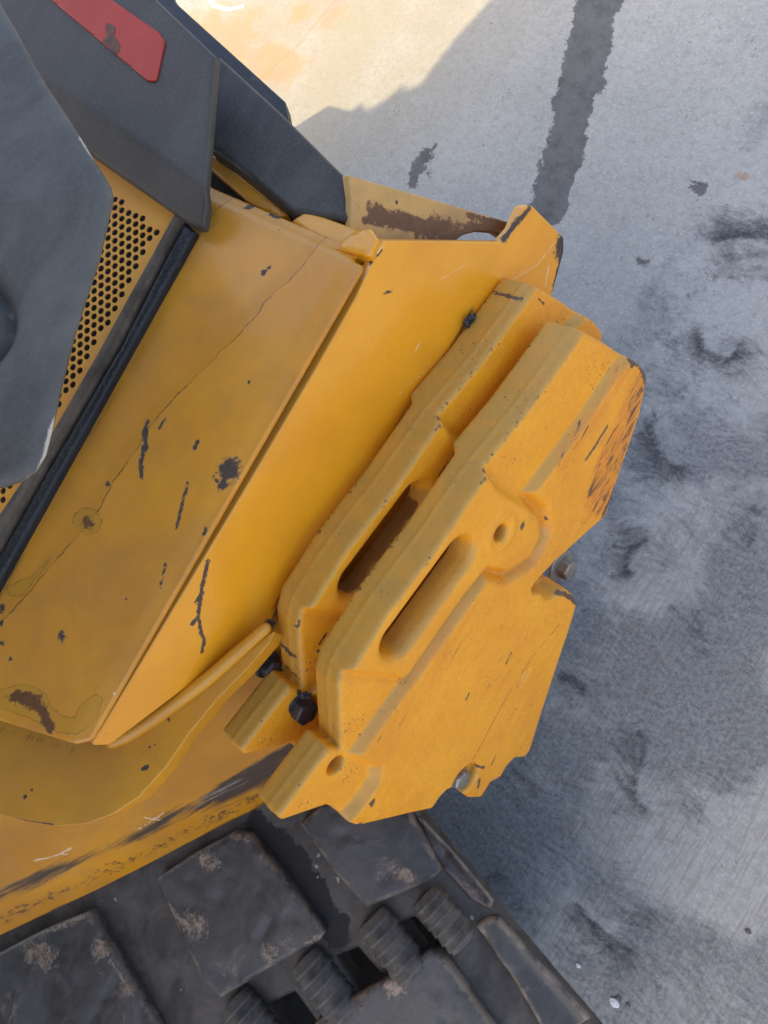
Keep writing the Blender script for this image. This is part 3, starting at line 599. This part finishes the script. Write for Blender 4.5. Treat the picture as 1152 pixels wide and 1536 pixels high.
a_sk = {'grime_shade': sk_grime,
        'scr': marks(PS, [([(50, 1293), (85, 1286), (105, 1275)], 2.8), ([(215, 1230), (245, 1238)], 2.2), ([(245, 1225), (205, 1252)], 2.2), ([(180, 1250), (205, 1248)], 2.), ([(95, 1285), (110, 1286)], 1.3)], []),
        'rust_brown': lambda V: .44*np.exp(-(d_line(V, sk_b)/.040)**2)+.10*(fbm(V, 12, 3, 77)-.5)}  # brown tone, strongest along the skirt's bottom edge
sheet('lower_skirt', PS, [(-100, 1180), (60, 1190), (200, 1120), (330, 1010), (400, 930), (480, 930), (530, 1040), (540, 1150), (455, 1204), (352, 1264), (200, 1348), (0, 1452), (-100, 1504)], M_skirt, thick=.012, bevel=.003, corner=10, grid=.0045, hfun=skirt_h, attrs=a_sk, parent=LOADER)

# box tab and bracket at the top end of the panel
PT = PN.off(-.008)
sheet('corner_block', PT, [(428, 320, 3), (451, 303, 4), (556, 341, 7), (567, 357, 5), (556, 384, 2), (500, 372, 0)], M_plate, thick=.07, bevel=.007, corner=3, grid=.012, parent=LOADER,
      hfun=lambda u, v: -.020*sst(-d_line(np.stack([u, v], 1), PT.uvs([(516, 362), (556, 341)])[::-1], True), -.002, .02))
PO = PN.off(-.048)
sheet('inner_bracket', PO, [(308, 228, 2), (322, 233, 6), (345, 252, 8), (432, 322, 2), (418, 326, 2), (372, 302, 3), (308, 246, 3)], M_plate, thick=.02, bevel=.004, corner=3, grid=.012, parent=LOADER)

# far rear bracket with its burnt opening
PR = Plane(at_depth(640, 330, depth_on(PP, 640, 360)+.05), UP*.40+.12*AY+.85*RX)
a_rb = {'rust_brown': marks(PR, [([(640, 345), (690, 352), (745, 335), (762, 340)], 11), ([(700, 322), (752, 335)], 5), ([(545, 330), (600, 340), (650, 350)], 5)], [(655, 345, 40, 14, .1, 0), (575, 325, 30, 12, .5, 0), (620, 335, 60, 10, .25, 0), (712, 350, 45, 12, 0, 0)]), 'chip': marks(PR, [([(600, 300), (592, 306)], 2), ([(655, 296), (762, 330)], 2.)], [])}
sheet('rear_bracket', PR, [(526, 372), (527, 300), (522, 262, 2), (640, 296, 3), (764, 333, 4), (768, 366), (700, 374)], M_dusty, thick=.014, bevel=.003, corner=3, grid=.006, attrs=a_rb, parent=LOADER,
      holes=[round_poly([(682, 362, 5), (696, 352, 9), (718, 347, 9), (742, 349, 6), (756, 358, 3), (745, 364, 3), (700, 370, 3)], 6)])

# ------------------------------------------------------------------ hood, reflector, guard, grille, seal
PH = Plane(at_depth(250, 200, depth_on(PN, 250, 200)-.085), UP+.22*RX-.05*AY)
def hood_h(u, v):
    V = np.stack([u, v], 1); d = d_line(V, PH.uvs([(318, 262), (90, 110), (-100, -20)])[::-1], True); d2 = d_line(V, PH.uvs([(300, 345), (100, 205), (-100, 70)]))
    x = np.clip((PH_W-d2)/PH_W, 0, 1); return -.034*np.where(x > .12, x, x*x/.12)
PH_W = .052
sheet('engine_hood', PH, [(-60, -110, 0), (130, -110, 0), (236, 0, 3), (323, 83, 3), (318, 150, 0), (306, 302, 8), (291, 330, 8), (270, 322, 2), (100, 203, 2), (-60, 95, 0)], M_hood, thick=.016, bevel=.006, corner=4, grid=.009, hfun=hood_h, parent=LOADER)
PH2 = Plane(PN.hit(430, 240)-PN.n*.026, UP+.20*RX+.10*AY)
sheet('hood_side_cover', PH2, [(326, 80, 4), (420, 166, 2), (517, 262, 8), (528, 328, 3), (522, 331, 3), (438, 316, 2), (350, 246, 3), (314, 221, 4)], M_hood2, thick=.03, bevel=.008, corner=4, grid=.012, parent=LOADER)
sheet('hood_side_edge', PH2.off(-.03), [(505, 258), (521, 265, 3), (533, 326, 3), (520, 334)], M_black, thick=.02, bevel=.003, corner=2, grid=.02, parent=LOADER)
sheet('hood_rim', PH2.off(-.05), [(150, -90), (262, 0 - 3), (262, 2), (428, 152, 4), (433, 180, 3), (420, 200), (300, 100)], M_black, thick=.03, bevel=.003, corner=3, grid=.03, parent=LOADER)
PRD = PH.off(.0035)
sheet('red_reflector', PRD, [(60, -20), (140, -20), (238, 48, 6), (247, 62, 8), (234, 122, 6), (220, 120, 6), (76, -1)], M_red, thick=.003, bevel=.0012, corner=3, grid=.012, parent=LOADER)
sheet('peeled_patch', PRD.off(.0008), [(158, 37), (163, 34), (173, 40), (170, 52), (177, 62), (180, 70), (177, 80), (168, 79), (164, 70), (153, 62), (160, 54)], M_scab, thick=.0006, bevel=0, corner=2, grid=.004, parent=LOADER)

PG = PN.off(-.004)
def grille():
    out = [(60, 130), (136, 225), (278, 331), (262, 345), (0, 785), (-40, 850), (-100, 800), (-60, 500)]
    P_out = PG.uvs(out); pitch = .0148*.93; r = pitch*.385; holes = []
    reg = PG.uvs([(172, 288), (246, 340), (120, 570), (60, 672), (-10, 783), (-60, 860), (-80, 600), (60, 350)])
    vis = PG.uvs([(150, 270), (260, 330), (270, 345), (-20, 800), (-60, 760), (-20, 690), (40, 670), (70, 590), (115, 430), (150, 330)])
    # rows run along one edge of the sheet
    o0 = PG.uv(172, 299); e = np.array(PG.uv(172, 310))-np.array(o0); e /= np.linalg.norm(e); f = np.array([-e[1], e[0]])
    for i in range(-60, 75):
        for j in range(-40, 40):
            c = np.array(o0)+e*pitch*(i+.5*(j % 2))+f*pitch*.866*j
            c_ = c[None, :]
            if sdf_poly(c_, reg)[0] < -r*1.1 and sdf_poly(c_, vis)[0] < .004: holes.append(c)
    print('grille holes', len(holes))
    # ring-tiled sheet: outline plus circles
    pts = []; edges = []
    def loop(L):
        s = len(pts); pts.extend([tuple(x) for x in L]); edges.extend([(s+i, s+(i+1) % len(L)) for i in range(len(L))]); return s, len(L)
    loops = [loop(resample(P_out, .05))]
    K = 12
    for c in holes: loops.append(loop([c+r*np.array([math.cos(2*math.pi*k/K), math.sin(2*math.pi*k/K)]) for k in range(K)]))
    R = delaunay_2d_cdt([Vector(p) for p in pts], edges, [], 0, 1e-7)
    V = np.array([tuple(v) for v in R[0]]); T = np.array(R[2], int); C = V[T].mean(1)
    keep = sdf_poly(C, P_out) < 0; H = np.array(holes)
    for k in range(0, len(H)): keep &= ((C-H[k])**2).sum(1) > (r*.97)**2
    T = T[keep]; a = V[T[:, 1]]-V[T[:, 0]]; b = V[T[:, 2]]-V[T[:, 0]]; fl = (a[:, 0]*b[:, 1]-a[:, 1]*b[:, 0]) < 0; T[fl] = T[fl][:, ::-1]
    new = {}
    for i, og in enumerate(R[3]):
        for o_ in og: new[o_] = i
    n = len(V); th = .002; faces = [tuple(t) for t in T]+[(t[2]+n, t[1]+n, t[0]+n) for t in T]
    for s, c in loops:
        for i in range(c): p, q = new[s+i], new[s+(i+1) % c]; faces.append((p, q, q+n, p+n))
    me = bpy.data.meshes.new('perforated_grille'); me.from_pydata(np.concatenate([np.column_stack([V, V[:, 0]*0]), np.column_stack([V, V[:, 0]*0-th])]).tolist(), [], faces); me.update()
    return link('perforated_grille', me, PG.mat(), LOADER, M_grille)
grille()
# the seal between grille and panel: a dirty flank and a blue-black lip
PSL = PN.off(.010)
sheet('rubber_seal', PSL, [(263, 322, 3), (277, 331, 2), (180, 520), (60, 725), (0, 832), (-70, 960), (-70, 880), (0, 768), (60, 680), (140, 545)], M_sealdirt, thick=.02, bevel=.004, corner=2, grid=.012, parent=LOADER, label='dirt-covered flank of the black seal strip',
      hfun=lambda u, v: .012*sst(d_line(np.stack([u, v], 1), PSL.uvs([(277, 331), (0, 832), (-70, 960)])), .03, .0)+.0015*(fbm(np.stack([u, v], 1), 30, 3, 4)-.5))
sheet('seal_lip', PN.off(.016), [(276, 330, 3), (292, 346, 4), (150, 600), (0, 868), (-70, 995), (-70, 950), (0, 828), (60, 722), (180, 516)], M_seal, thick=.022, bevel=.007, corner=3, grid=.012, parent=LOADER)

# big rounded guard close to the camera
PGD = Plane(at_depth(60, 400, .93), UP+.30*RX+.05*AY)
gd_out = [(-160, -60), (-10, -10), (20, 42), (62, 118), (100, 175), (131, 226), (150, 255), (161, 275), (164, 292), (156, 330), (143, 385), (123, 445), (104, 505), (84, 585), (71, 645), (62, 680), (48, 705), (26, 720), (0, 729), (-160, 760)]
gd_edge = PGD.uvs(gd_out[1:-1])
def gd_h(u, v):
    V = np.stack([u, v], 1); d = d_line(V, gd_edge); return .035*sst(d, 0, .16)-.006*sst(.012-d, 0, .012)-.03*np.exp(-(np.clip(d_line(V, PGD.uvs([(-60, 490), (-61, 491)]))-.062, -.02, 1)/.012)**2)
sheet('rounded_guard', PGD, gd_out, M_guard, thick=.006, bevel=.004, corner=6, grid=.008, hfun=gd_h, parent=LOADER,
      attrs={'edge': lambda V: 1.0*np.exp(-d_line(V, gd_edge)/.0040)*(.15+.75*sst(fbm(V, 11, 3, 8), .38, .72))+.5*np.exp(-np.abs(d_line(V, PGD.uvs([(-60, 490), (-61, 491)]))-.075)/.006)+.62*np.exp(-d_line(V, PGD.uvs([(18, 261), (54, 274)]))/.0018)+.45*np.exp(-d_line(V, PGD.uvs([(150, 268), (136, 236), (118, 206)]))/.009)+.30*np.exp(-d_line(V, PGD.uvs([(66, 690), (70, 645)]))/.006)})

# ------------------------------------------------------------------ bolts
def bolt_mesh(name, r, h, seg=6):
    bm = bmesh.new(); rings = []
    for rr, z in ((r, 0), (r, h*.8), (r*.86, h)):
        rings.append([bm.verts.new((rr*math.cos(2*math.pi*k/seg), rr*math.sin(2*math.pi*k/seg), z)) for k in range(seg)])
    for a, b in zip(rings, rings[1:]):
        for k in range(seg): bm.faces.new((a[k], a[(k+1) % seg], b[(k+1) % seg], b[k]))
    bm.faces.new(rings[-1]); bm.faces.new(rings[0][::-1])
    if seg > 8: 
        for f in bm.faces: f.smooth = len(f.verts) == 4
    me = bpy.data.meshes.new(name); bmesh.ops.bevel(bm, geom=[e for e in bm.edges], offset=r*.05, segments=1, affect='EDGES'); bm.to_mesh(me); bm.free(); return me
def bolt(px, py, pl, r, h, mat, parent, rot=.3, washer=1.35, label=None):
    p = pl.hit(px, py); m = pl.mat(); m.translation = Vector(p); m = m @ Matrix.Rotation(rot, 4, 'Z')
    b = link('hex_bolt', bolt_mesh('hex_bolt', r, h), m, parent, mat, label)
    if washer:
        m2 = m.copy(); m2.translation = Vector(p-pl.n*.004)
        link('washer', bolt_mesh('washer', r*washer, .006, 24), m2, b, mat)
    return b

# ------------------------------------------------------------------ counterweights: one casting, cast twice
O_OUT = [(893, 503), (930, 524), (963, 548), (972, 560), (973, 570), (962, 622), (947, 667), (924, 733), (911, 775), (865, 816), (823, 856), (806, 874), (800, 884), (803, 892), (830, 886), (851, 884), (861, 893), (868, 905), (861, 930), (839, 996), (816, 1066), (797, 1127), (789, 1137), (773, 1139), (763, 1149), (753, 1167), (738, 1175), (723, 1198), (705, 1199), (695, 1192), (683, 1184), (672, 1187), (662, 1197), (650, 1215), (622, 1221), (539, 1241), (527, 1237), (514, 1225), (503, 1221), (436, 1245), (430, 1238), (506, 1137), (524, 1137), (521, 1041), (530, 1010), (587, 919), (665, 815), (735, 712), (808, 622)]
def build_weight():
    h = .0026
    o = PF.uvs(O_OUT)
    lo = o.min(0)-.03; hi = o.max(0)+.03; w0, w1 = -T_W-.030, .035
    us = np.arange(lo[0], hi[0], h); vs = np.arange(lo[1], hi[1], h); ws = np.arange(w0, w1, h)
    gu, gv = np.meshgrid(us, vs, indexing='ij'); P = np.stack([gu.ravel(), gv.ravel()], 1); sh = gu.shape
    do = sdf_poly(P, o).reshape(sh)
    W_ = lambda pts: PF.uvs(pts)
    # face relief: 0 on the proud face, negative where recessed
    strip = sdf_poly(P, W_([(960, 520), (932, 549), (880, 628), (806, 728), (784, 757), (735, 715), (700, 700), (900, 430)])).reshape(sh)
    pad = sdf_poly(P, round_poly(W_([(700, 690), (737, 708), (752, 735), (792, 760), (812, 778), (816, 805), (800, 838), (768, 858), (735, 852), (700, 896), (612, 1022), (595, 1018), (520, 1012), (440, 1020)]), .012)).reshape(sh)
    low = sdf_poly(P, W_([(440, 1020), (530, 1017), (600, 1026), (606, 1036), (570, 1086), (532, 1140), (480, 1170), (420, 1150)])).reshape(sh)
    arm = sdf_poly(P, round_poly(W_([(470, 1150), (520, 1125), (541, 1150), (566, 1160), (563, 1178), (545, 1205), (515, 1240), (500, 1290), (380, 1270)]), .008)).reshape(sh)
    hgt = np.zeros(sh)
    hgt = smin(hgt, -.019*(1-sst(strip, -.002, .021)), .002)
    hgt = smin(hgt, -.019*(1-sst(low, -.002, .020)), .002)
    hgt = smin(hgt, -.021*(1-sst(arm, -.004, .019)), .002)
    # groove that runs round the pad, pad itself a little proud of the recesses
    padh = -.004*(1-sst(pad, -.01, .0)); 
    groove = -.021*np.exp(-((pad-.011)/.0115)**2)
    inpad = 1-sst(pad, -.009, .005)
    hgt = hgt*(1-inpad)+(-.003)*inpad
    hgt = np.where(pad > -.01, np.minimum(hgt, smin(hgt, groove, .004)*(1-sst(strip, .0, -.02))*1.0+hgt*sst(strip, .0, -.02)), hgt)
    # slot (right through), holes, dimple, bolt pockets
    def cap(a, b, r): 
        L = W_([a, b]); return (d_line(P, L)-r).reshape(sh)
    slot = cap((602, 962), (692, 838), .034)
    lip = .005*np.exp(-((slot-.010)/.011)**2); hgt = hgt-.004*np.exp(-np.clip(slot, 0, 1)/.006)
    def circ(p, r): c = W_([p])[0]; return (np.hypot(P[:, 0]-c[0], P[:, 1]-c[1])-r).reshape(sh)
    h1 = circ((754, 801), .0155); h2 = circ((517, 1161), .0165)
    hgt = hgt+.003*np.exp(-((h1-.014)/.008)**2)
    dm = cap((783, 1026), (791, 1010), .010); hgt = hgt-.007*(1-sst(dm, -.012, .006))
    bp1 = circ((699, 1171), .036); bp2 = circ((838, 868), .036)
    hgt = hgt+.0007*(fbm(P, 60, 3, 3)-.5).reshape(sh)
    gw = ws[None, None, :]
    mid = -T_W*.55
    draft = .035*np.clip(gw-mid, 0, 1)-.0015*np.exp(-((gw-mid)/.0030)**2)      # drafted sides with a parting seam
    side = do[:, :, None]+draft-.0016
    f = smax(side, gw-hgt[:, :, None], .0085)
    us_ = PF.uv(744, 703)[0]; Tb = (.079+.017*sst(gu, us_-.010, us_+.010))[:, :, None]; f = smax(f, -(gw+Tb), .0085)
    sl = slot[:, :, None]-.12*np.abs(gw+.03)+.003; sl = smin(sl, np.maximum(np.maximum(slot[:, :, None]-.032, do[:, :, None]+.022), gw+.056), .004)
    f = smax(f, -sl, .012)
    f = smax(f, -np.maximum(h1[:, :, None], -(gw+.05)), .005)
    f = smax(f, -np.maximum(h2[:, :, None], -(gw+.05)), .005)
    f = smax(f, -np.maximum(bp1[:, :, None], -(gw+.021)), .007)
    f = smax(f, -np.maximum(bp2[:, :, None]-.25*(gw+.03), -(gw+.045)), .010)
    V, Q, idx = surface_nets(f, np.array([us[0], vs[0], ws[0]]), h)
    lap = np.zeros(f.shape); r = 3
    for ax in range(3): lap += np.roll(f, r, ax)+np.roll(f, -r, ax)-2*f
    lap = lap/(h*h*r*r); cv = lap[tuple(idx.T)]
    me = mesh_vq('casting', V, Q)
    UVv = V[:, :2]
    def do_at(V): return sdf_poly(V[:, :2], o)
    edge = np.clip((cv-25)/100, 0, 1)*.50*(.35+.9*sst(fbm(V[:, :2]+V[:, 2:3], 9, 3, 17), .42, .72)); edge *= np.where((do_at(V) > -.014), 1., .55)
    scr = np.zeros(len(V))
    def soft(pts, a, s_):
        return a*np.exp(-np.clip(sdf_poly(UVv, W_(pts)), 0, 1)/s_)
    scr = np.maximum(scr, soft([(962, 560), (970, 570), (922, 735), (905, 775), (880, 760), (900, 690)], .85, .022)); scr = np.maximum(scr, soft([(880, 520), (950, 545), (900, 630), (840, 700)], .6, .02))
    scr = np.maximum(scr, soft([(900, 770), (830, 845), (790, 870), (820, 790)], .5, .02)); scr = np.maximum(scr, soft([(866, 910), (800, 1120), (760, 1120), (700, 960)], .42, .05)); scr = np.maximum(scr, soft([(560, 1180), (640, 1040), (760, 900), (720, 900), (560, 1090)], .48, .03))
    setattr_f(me, 'edge', edge); setattr_f(me, 'scrape', scr*sst(V[:, 2], -.03, -.006))
    l = PF.uvs([(842, 935), (800, 985), (770, 1030), (745, 1075), (722, 1120), (709, 1142)])
    front = sst(V[:, 2], -.016, -.008)
    setattr_f(me, 'sd', d_line(UVv, l, True)*1000); ok = (d_line(UVv, l) < .02) & (d_line(UVv, [l[0]]*2) > 0) & (UVv[:, 0] < l[0][0]) & (UVv[:, 0] > l[-1][0])
    setattr_f(me, 'sdm', ok*front)
    chips = marks(PF, [([(972, 575), (962, 545), (950, 545)], 7), ([(893, 503), (925, 522), (958, 545)], 3), ([(867, 905), (850, 892), (835, 890)], 4.5), ([(912, 640), (895, 668), (880, 690)], 3), ([(770, 685), (766, 696)], 3.5), ([(756, 700), (758, 728)], 3.5), ([(820, 772), (826, 782)], 3), ([(750, 870), (760, 866)], 3.5), ([(838, 660), (830, 675)], 2.5), ([(924, 730), (905, 775)], 4), ([(768, 980), (760, 996)], 2), ([(700, 1050), (705, 1040)], 2), ([(706, 1150), (727, 1152)], 3), ([(720, 1170), (718, 1182)], 3), ([(745, 1133), (738, 1148)], 2)], [(786, 790, 3, 4, 0, 0), (516, 1194, 5, 5, 0, 0), (515, 1098, 3, 4, 0, 0), (560, 1205, 4, 4, 0, 0), (540, 1240, 4, 4, 0, 0)])
    setattr_f(me, 'chip', chips(UVv)*front)
    setattr_f(me, 'rust_brown', np.zeros(len(V)))
    return me
me_w = build_weight()
lowz = min((PF.mat() @ Vector(v.co)).z for v in me_w.vertices)
def weight_root(pl, label):
    p = pl.hit(690, 900); return root('counterweight', (float(p[0]), float(p[1]), lowz), label, 'counterweight', 'cast counterweights bolted to the rear plate')
CW1 = weight_root(PF, 'bright yellow cast counterweight in front with scraped orange corner, its whole face in view')
c1 = link('casting', me_w, PF.mat(), CW1, M_cast)
# second casting behind it
sh_v = PF.u*.040+PF.v*.026
PM = Plane(PF.p-PF.n*PITCH+sh_v, PF.n, PF.u)
me_w2 = me_w.copy()
co = np.zeros(len(me_w2.vertices)*3, np.float32); me_w2.vertices.foreach_get('co', co); co = co.reshape(-1, 3)
me_w2.attributes['scrape'].data.foreach_set('value', np.zeros(len(co), np.float32)); me_w2.attributes['sdm'].data.foreach_set('value', np.zeros(len(co), np.float32))
mk = marks(PM, [([(830, 460), (822, 452)], 1.8), ([(462, 940), (460, 952)], 1.8), ([(461, 1000), (459, 1015)], 2.2), ([(361, 1108), (372, 1125)], 3), ([(690, 690), (665, 715)], 9), ([(500, 960), (490, 975)], 2.5)], [(803, 453, 3, 3, 0, 0), (443, 968, 3, 6, .3, 0), (403, 1086, 3, 3, 0, 0), (460, 1035, 3, 5, 0, 0), (382, 1112, 2.5, 2.5, 0, 0)])
me_w2.attributes['chip'].data.foreach_set('value', mk(co[:, :2]).astype(np.float32))
inner = sst(-sdf_poly(co[:, :2], PF.uvs([(590, 1000), (612, 950), (690, 835), (725, 850), (630, 1010)])), -.012, .006)*sst(-co[:, 2], .008, .03)
me_w2.attributes['rust_brown'].data.foreach_set('value', (inner*.8).astype(np.float32))
CW2 = weight_root(PM, 'dusty yellow cast counterweight sandwiched between the scraped one and the rear plate')
c2 = link('casting', me_w2, PM.mat(), CW2, M_cast)
bolt(688, 1166, PF.off(-.020), .021, .014, M_steel, CW1, .5, 1.15, label='bare steel bolt head in the lower notch')
bolt(842, 850, PF.off(-.072), .021, .026, M_steel, CW1, .1, 1.75, label='bare steel bolt head sticking out of the side notch')
bolt(452, 1062, PM.off(-.024), .024, .020, M_bolt, CW2, .2, label='greasy black bolt head')
bolt(402, 998, PP.off(.008), .018, .02, M_bolt, CW2, .8)

# ------------------------------------------------------------------ tar crumbs lodged on the castings
def crumbs(pl, pts, n, size, label, spread=8):
    bm = bmesh.new(); c0 = None
    for i in range(n):
        q = pts[i % len(pts)]; t = random.random(); q2 = pts[(i+1) % len(pts)]
        px = q[0]+(q2[0]-q[0])*t+random.gauss(0, spread*.4); py = q[1]+(q2[1]-q[1])*t+random.gauss(0, spread*.4); p = pl.hit(px, py)+pl.n*random.uniform(-.001, .004)
        if c0 is None: c0 = p
        s = size*random.uniform(.45, 1.25); m = Matrix.Translation(Vector(p-c0)) @ Matrix.Rotation(random.random()*6, 4, Vector((random.random(), random.random(), random.random()+.1)).normalized()) @ Matrix.Diagonal((s, s*random.uniform(.5, 1), s*random.uniform(.5, .9), 1))
        r = bmesh.ops.create_icosphere(bm, subdivisions=1, radius=1, matrix=m)
        for v in r['verts']: v.co += Vector((random.gauss(0, 1), random.gauss(0, 1), random.gauss(0, 1)))*s*.22
    me = bpy.data.meshes.new('tar_crumbs'); bm.to_mesh(me); bm.free()
    o = link('tar_crumbs', me, Matrix.Translation(Vector(c0)), None, M_clod); o['label'] = label; o['category'] = 'debris'; o['kind'] = 'stuff'; return o
crumbs(PF.off(-.060), [(595, 948), (608, 930), (618, 918), (628, 912)], 60, .0042, 'black tar crumbs lying in the slot of the front counterweight', 7)
crumbs(PM.off(-.004), [(662, 712), (675, 698), (690, 684), (686, 676)], 60, .0045, 'black tar crumbs caught between the two counterweights near their top', 8)
crumbs(PM.off(-.002), [(488, 968), (498, 962), (480, 978)], 30, .004, 'black tar crumbs wedged beside the front counterweight\'s left corner', 5)
crumbs(PP.off(.010), [(702, 478), (710, 474), (700, 492)], 26, .005, 'black tar crumbs stuck to the rear plate by the upper bolt', 5)
crumbs(PM.off(-.010), [(448, 1040), (462, 1042), (455, 1046)], 30, .004, 'black tar crumbs above the greasy black bolt', 4)

# ------------------------------------------------------------------ rubber track
PTK = Plane(at_depth(400, 1400, 1.52), UP+.10*RX-.02*AY)
e_dir = np.array(PTK.uv(740, 1390))-np.array(PTK.uv(620, 1245)); e_dir /= np.linalg.norm(e_dir)
edge_l = PTK.uvs([(560, 1160), (618, 1240), (730, 1380), (900, 1580)])
def tk_drop(u, v):
    d = d_line(np.stack([u, v], 1), edge_l); return -.05*np.clip(1-d/.20, 0, 1)**2
TR = link('rubber_track', None, Matrix.Translation(Vector((float(PTK.p[0]), float(PTK.p[1]), 0))), LOADER)
a_belt = {'wet': marks(PTK, [([(400, 1255), (450, 1300), (480, 1350), (505, 1400)], 24), ([(385, 1235), (420, 1270)], 22)], []), 'edge': lambda V: np.zeros(len(V))}
belt_holes = [[(504, 1438), (535, 1424), (575, 1470), (540, 1492)], [(601, 1388), (618, 1380), (656, 1422), (633, 1431)], [(400, 1510), (440, 1490), (478, 1540), (440, 1560)]]
sheet('belt', PTK, [(-160, 1300), (0, 1230), (300, 1080), (450, 1010), (560, 1110), (620, 1232), (712, 1342), (748, 1392), (905, 1580), (850, 1720), (-160, 1720)], M_belt, thick=.05, bevel=.014, corner=8, grid=.011, holes=belt_holes, hfun=lambda u, v: tk_drop(u, v)+.006*(fbm(np.stack([u, v], 1), 14, 4, 2)-.5), attrs=a_belt, parent=TR)
PATCH = [(312, 1292, 20, 13, .2, 0), (290, 1276, 55, 6, -.5, 0), (345, 1250, 26, 6, .4, 0), (292, 1388, 26, 20, .8, 0), (404, 1430, 16, 14, 0, 0), (262, 1370, 26, 5, 1.0, 0), (60, 1432, 28, 18, .3, 0), (150, 1425, 14, 14, 0, 0), (100, 1384, 40, 6, -.4, 0), (185, 1470, 40, 4, 1.0, 0), (601, 1318, 18, 12, .3, 0), (592, 1482, 20, 14, -.3, 0), (470, 1410, 20, 5, -.5, 0)]
def lug(pts, hgt, parent=TR, bev=.010, corner=4):
    pl = PTK.off(hgt); o = pl.uvs(round_poly([p for p in pts], corner))
    def ed(V): return np.clip(1-np.abs(sdf_poly(V, o))/.018, 0, 1)
    def hh(u, v): V = np.stack([u, v], 1); return tk_drop(u, v)+.004*(fbm(V, 18, 4, 6)-.5)-.0035*sst(fbm(V, 28, 3, 9), .62, .75)
    return sheet('tread_lug', pl, pts, M_rub, thick=hgt+.004, bevel=bev, corner=corner, grid=.009, hfun=hh, attrs={'edge': ed, 'patch': marks(pl, [], PATCH)}, parent=parent)
lug([(233, 1318), (290, 1280), (352, 1247), (372, 1252), (386, 1270), (440, 1340), (485, 1400), (478, 1412), (400, 1455), (330, 1500), (300, 1468), (268, 1400)], .030)
lug([(-60, 1465), (0, 1428), (70, 1392), (132, 1368), (142, 1388), (190, 1465), (234, 1540), (250, 1580), (-60, 1600)], .032)
lug([(448, 1236), (480, 1205), (590, 1205), (640, 1290), (653, 1318), (640, 1330), (548, 1363), (500, 1310)], .026)
lug([(470, 1536), (508, 1510), (575, 1470), (640, 1430), (656, 1432), (670, 1450), (730, 1536), (760, 1580), (480, 1590)], .034)
lug([(706, 1400), (722, 1392), (742, 1392), (800, 1455), (885, 1548), (830, 1590), (770, 1490)], .022)
lug([(612, 1232), (626, 1238), (680, 1296), (735, 1362), (728, 1380), (700, 1362), (655, 1312)], .006, bev=.006)
def rib(px, py, dx, dy, length, r):
    """ribbed rubber sleeve between two lugs"""
    c = PTK.off(.012).hit(px, py); d = _n(PTK.off(.012).hit(px+dx*20, py+dy*20)-c); x = _n(np.cross(d, PTK.n)); y = np.cross(d, x)
    n = 60; seg = 20; V = []
    for i in range(n+1):
        t = i/n; s = (t-.5)*length; rr = r*(1-.10*abs(2*t-1)**3)+.0050*((t*6.5) % 1.0)**1.6-.002
        if i in (0, n): rr *= .6
        for j in range(seg):
            a = 2*math.pi*j/seg; V.append(d*s+rr*(1+.015*math.sin(3*a+i*.3))*(x*math.cos(a)+y*math.sin(a)))
    Q = np.array([[i*seg+j, i*seg+(j+1) % seg, (i+1)*seg+(j+1) % seg, (i+1)*seg+j] for i in range(n) for j in range(seg)])[:, ::-1]
    me = mesh_vq('ribbed_sleeve', np.array(V), Q); link('ribbed_sleeve', me, Matrix.Translation(Vector(c)), TR, M_rib)
rib(490, 1480, .62, .80, .135, .037); rib(590, 1418, .62, .80, .130, .037); rib(666, 1378, .66, .76, .110, .033); rib(384, 1538, .62, .8, .13, .037)
# roller frame under the belt keeps the openings dark
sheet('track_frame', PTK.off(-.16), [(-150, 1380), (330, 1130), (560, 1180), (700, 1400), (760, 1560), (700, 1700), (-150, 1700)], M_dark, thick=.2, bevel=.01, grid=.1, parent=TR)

# ------------------------------------------------------------------ pebbles on the slab
def pebble(px, py, s, mat, label):
    bm = bmesh.new(); bmesh.ops.create_icosphere(bm, subdivisions=2, radius=s)
    for v in bm.verts: v.co = Vector((v.co.x*1.2, v.co.y*.9, v.co.z*.6))*random.uniform(.85, 1.1)
    me = bpy.data.meshes.new('pebble'); bm.to_mesh(me); bm.free()
    p = GP.hit(px, py); o = link('pebble', me, Matrix.Translation(Vector((p[0], p[1], s*.5))), None, mat); o['label'] = label; o['category'] = 'pebble'; o['group'] = 'pebbles on the concrete'
pebble(868, 1448, .0055, M_stone, 'tiny white pebble on the concrete beside the rubber track')
pebble(922, 1503, .010, M_stone, 'largest pale pebble on the concrete near the bottom edge, beside dark grit')
pebble(928, 1497, .006, M_stone2, 'dark grit stone touching the largest pale pebble')
pebble(1122, 1397, .006, M_stone2, 'small dark pebble alone on the brushed concrete at lower right')
pebble(942, 1507, .005, M_stone2, 'smallest dark grit stone right of the largest pale pebble')
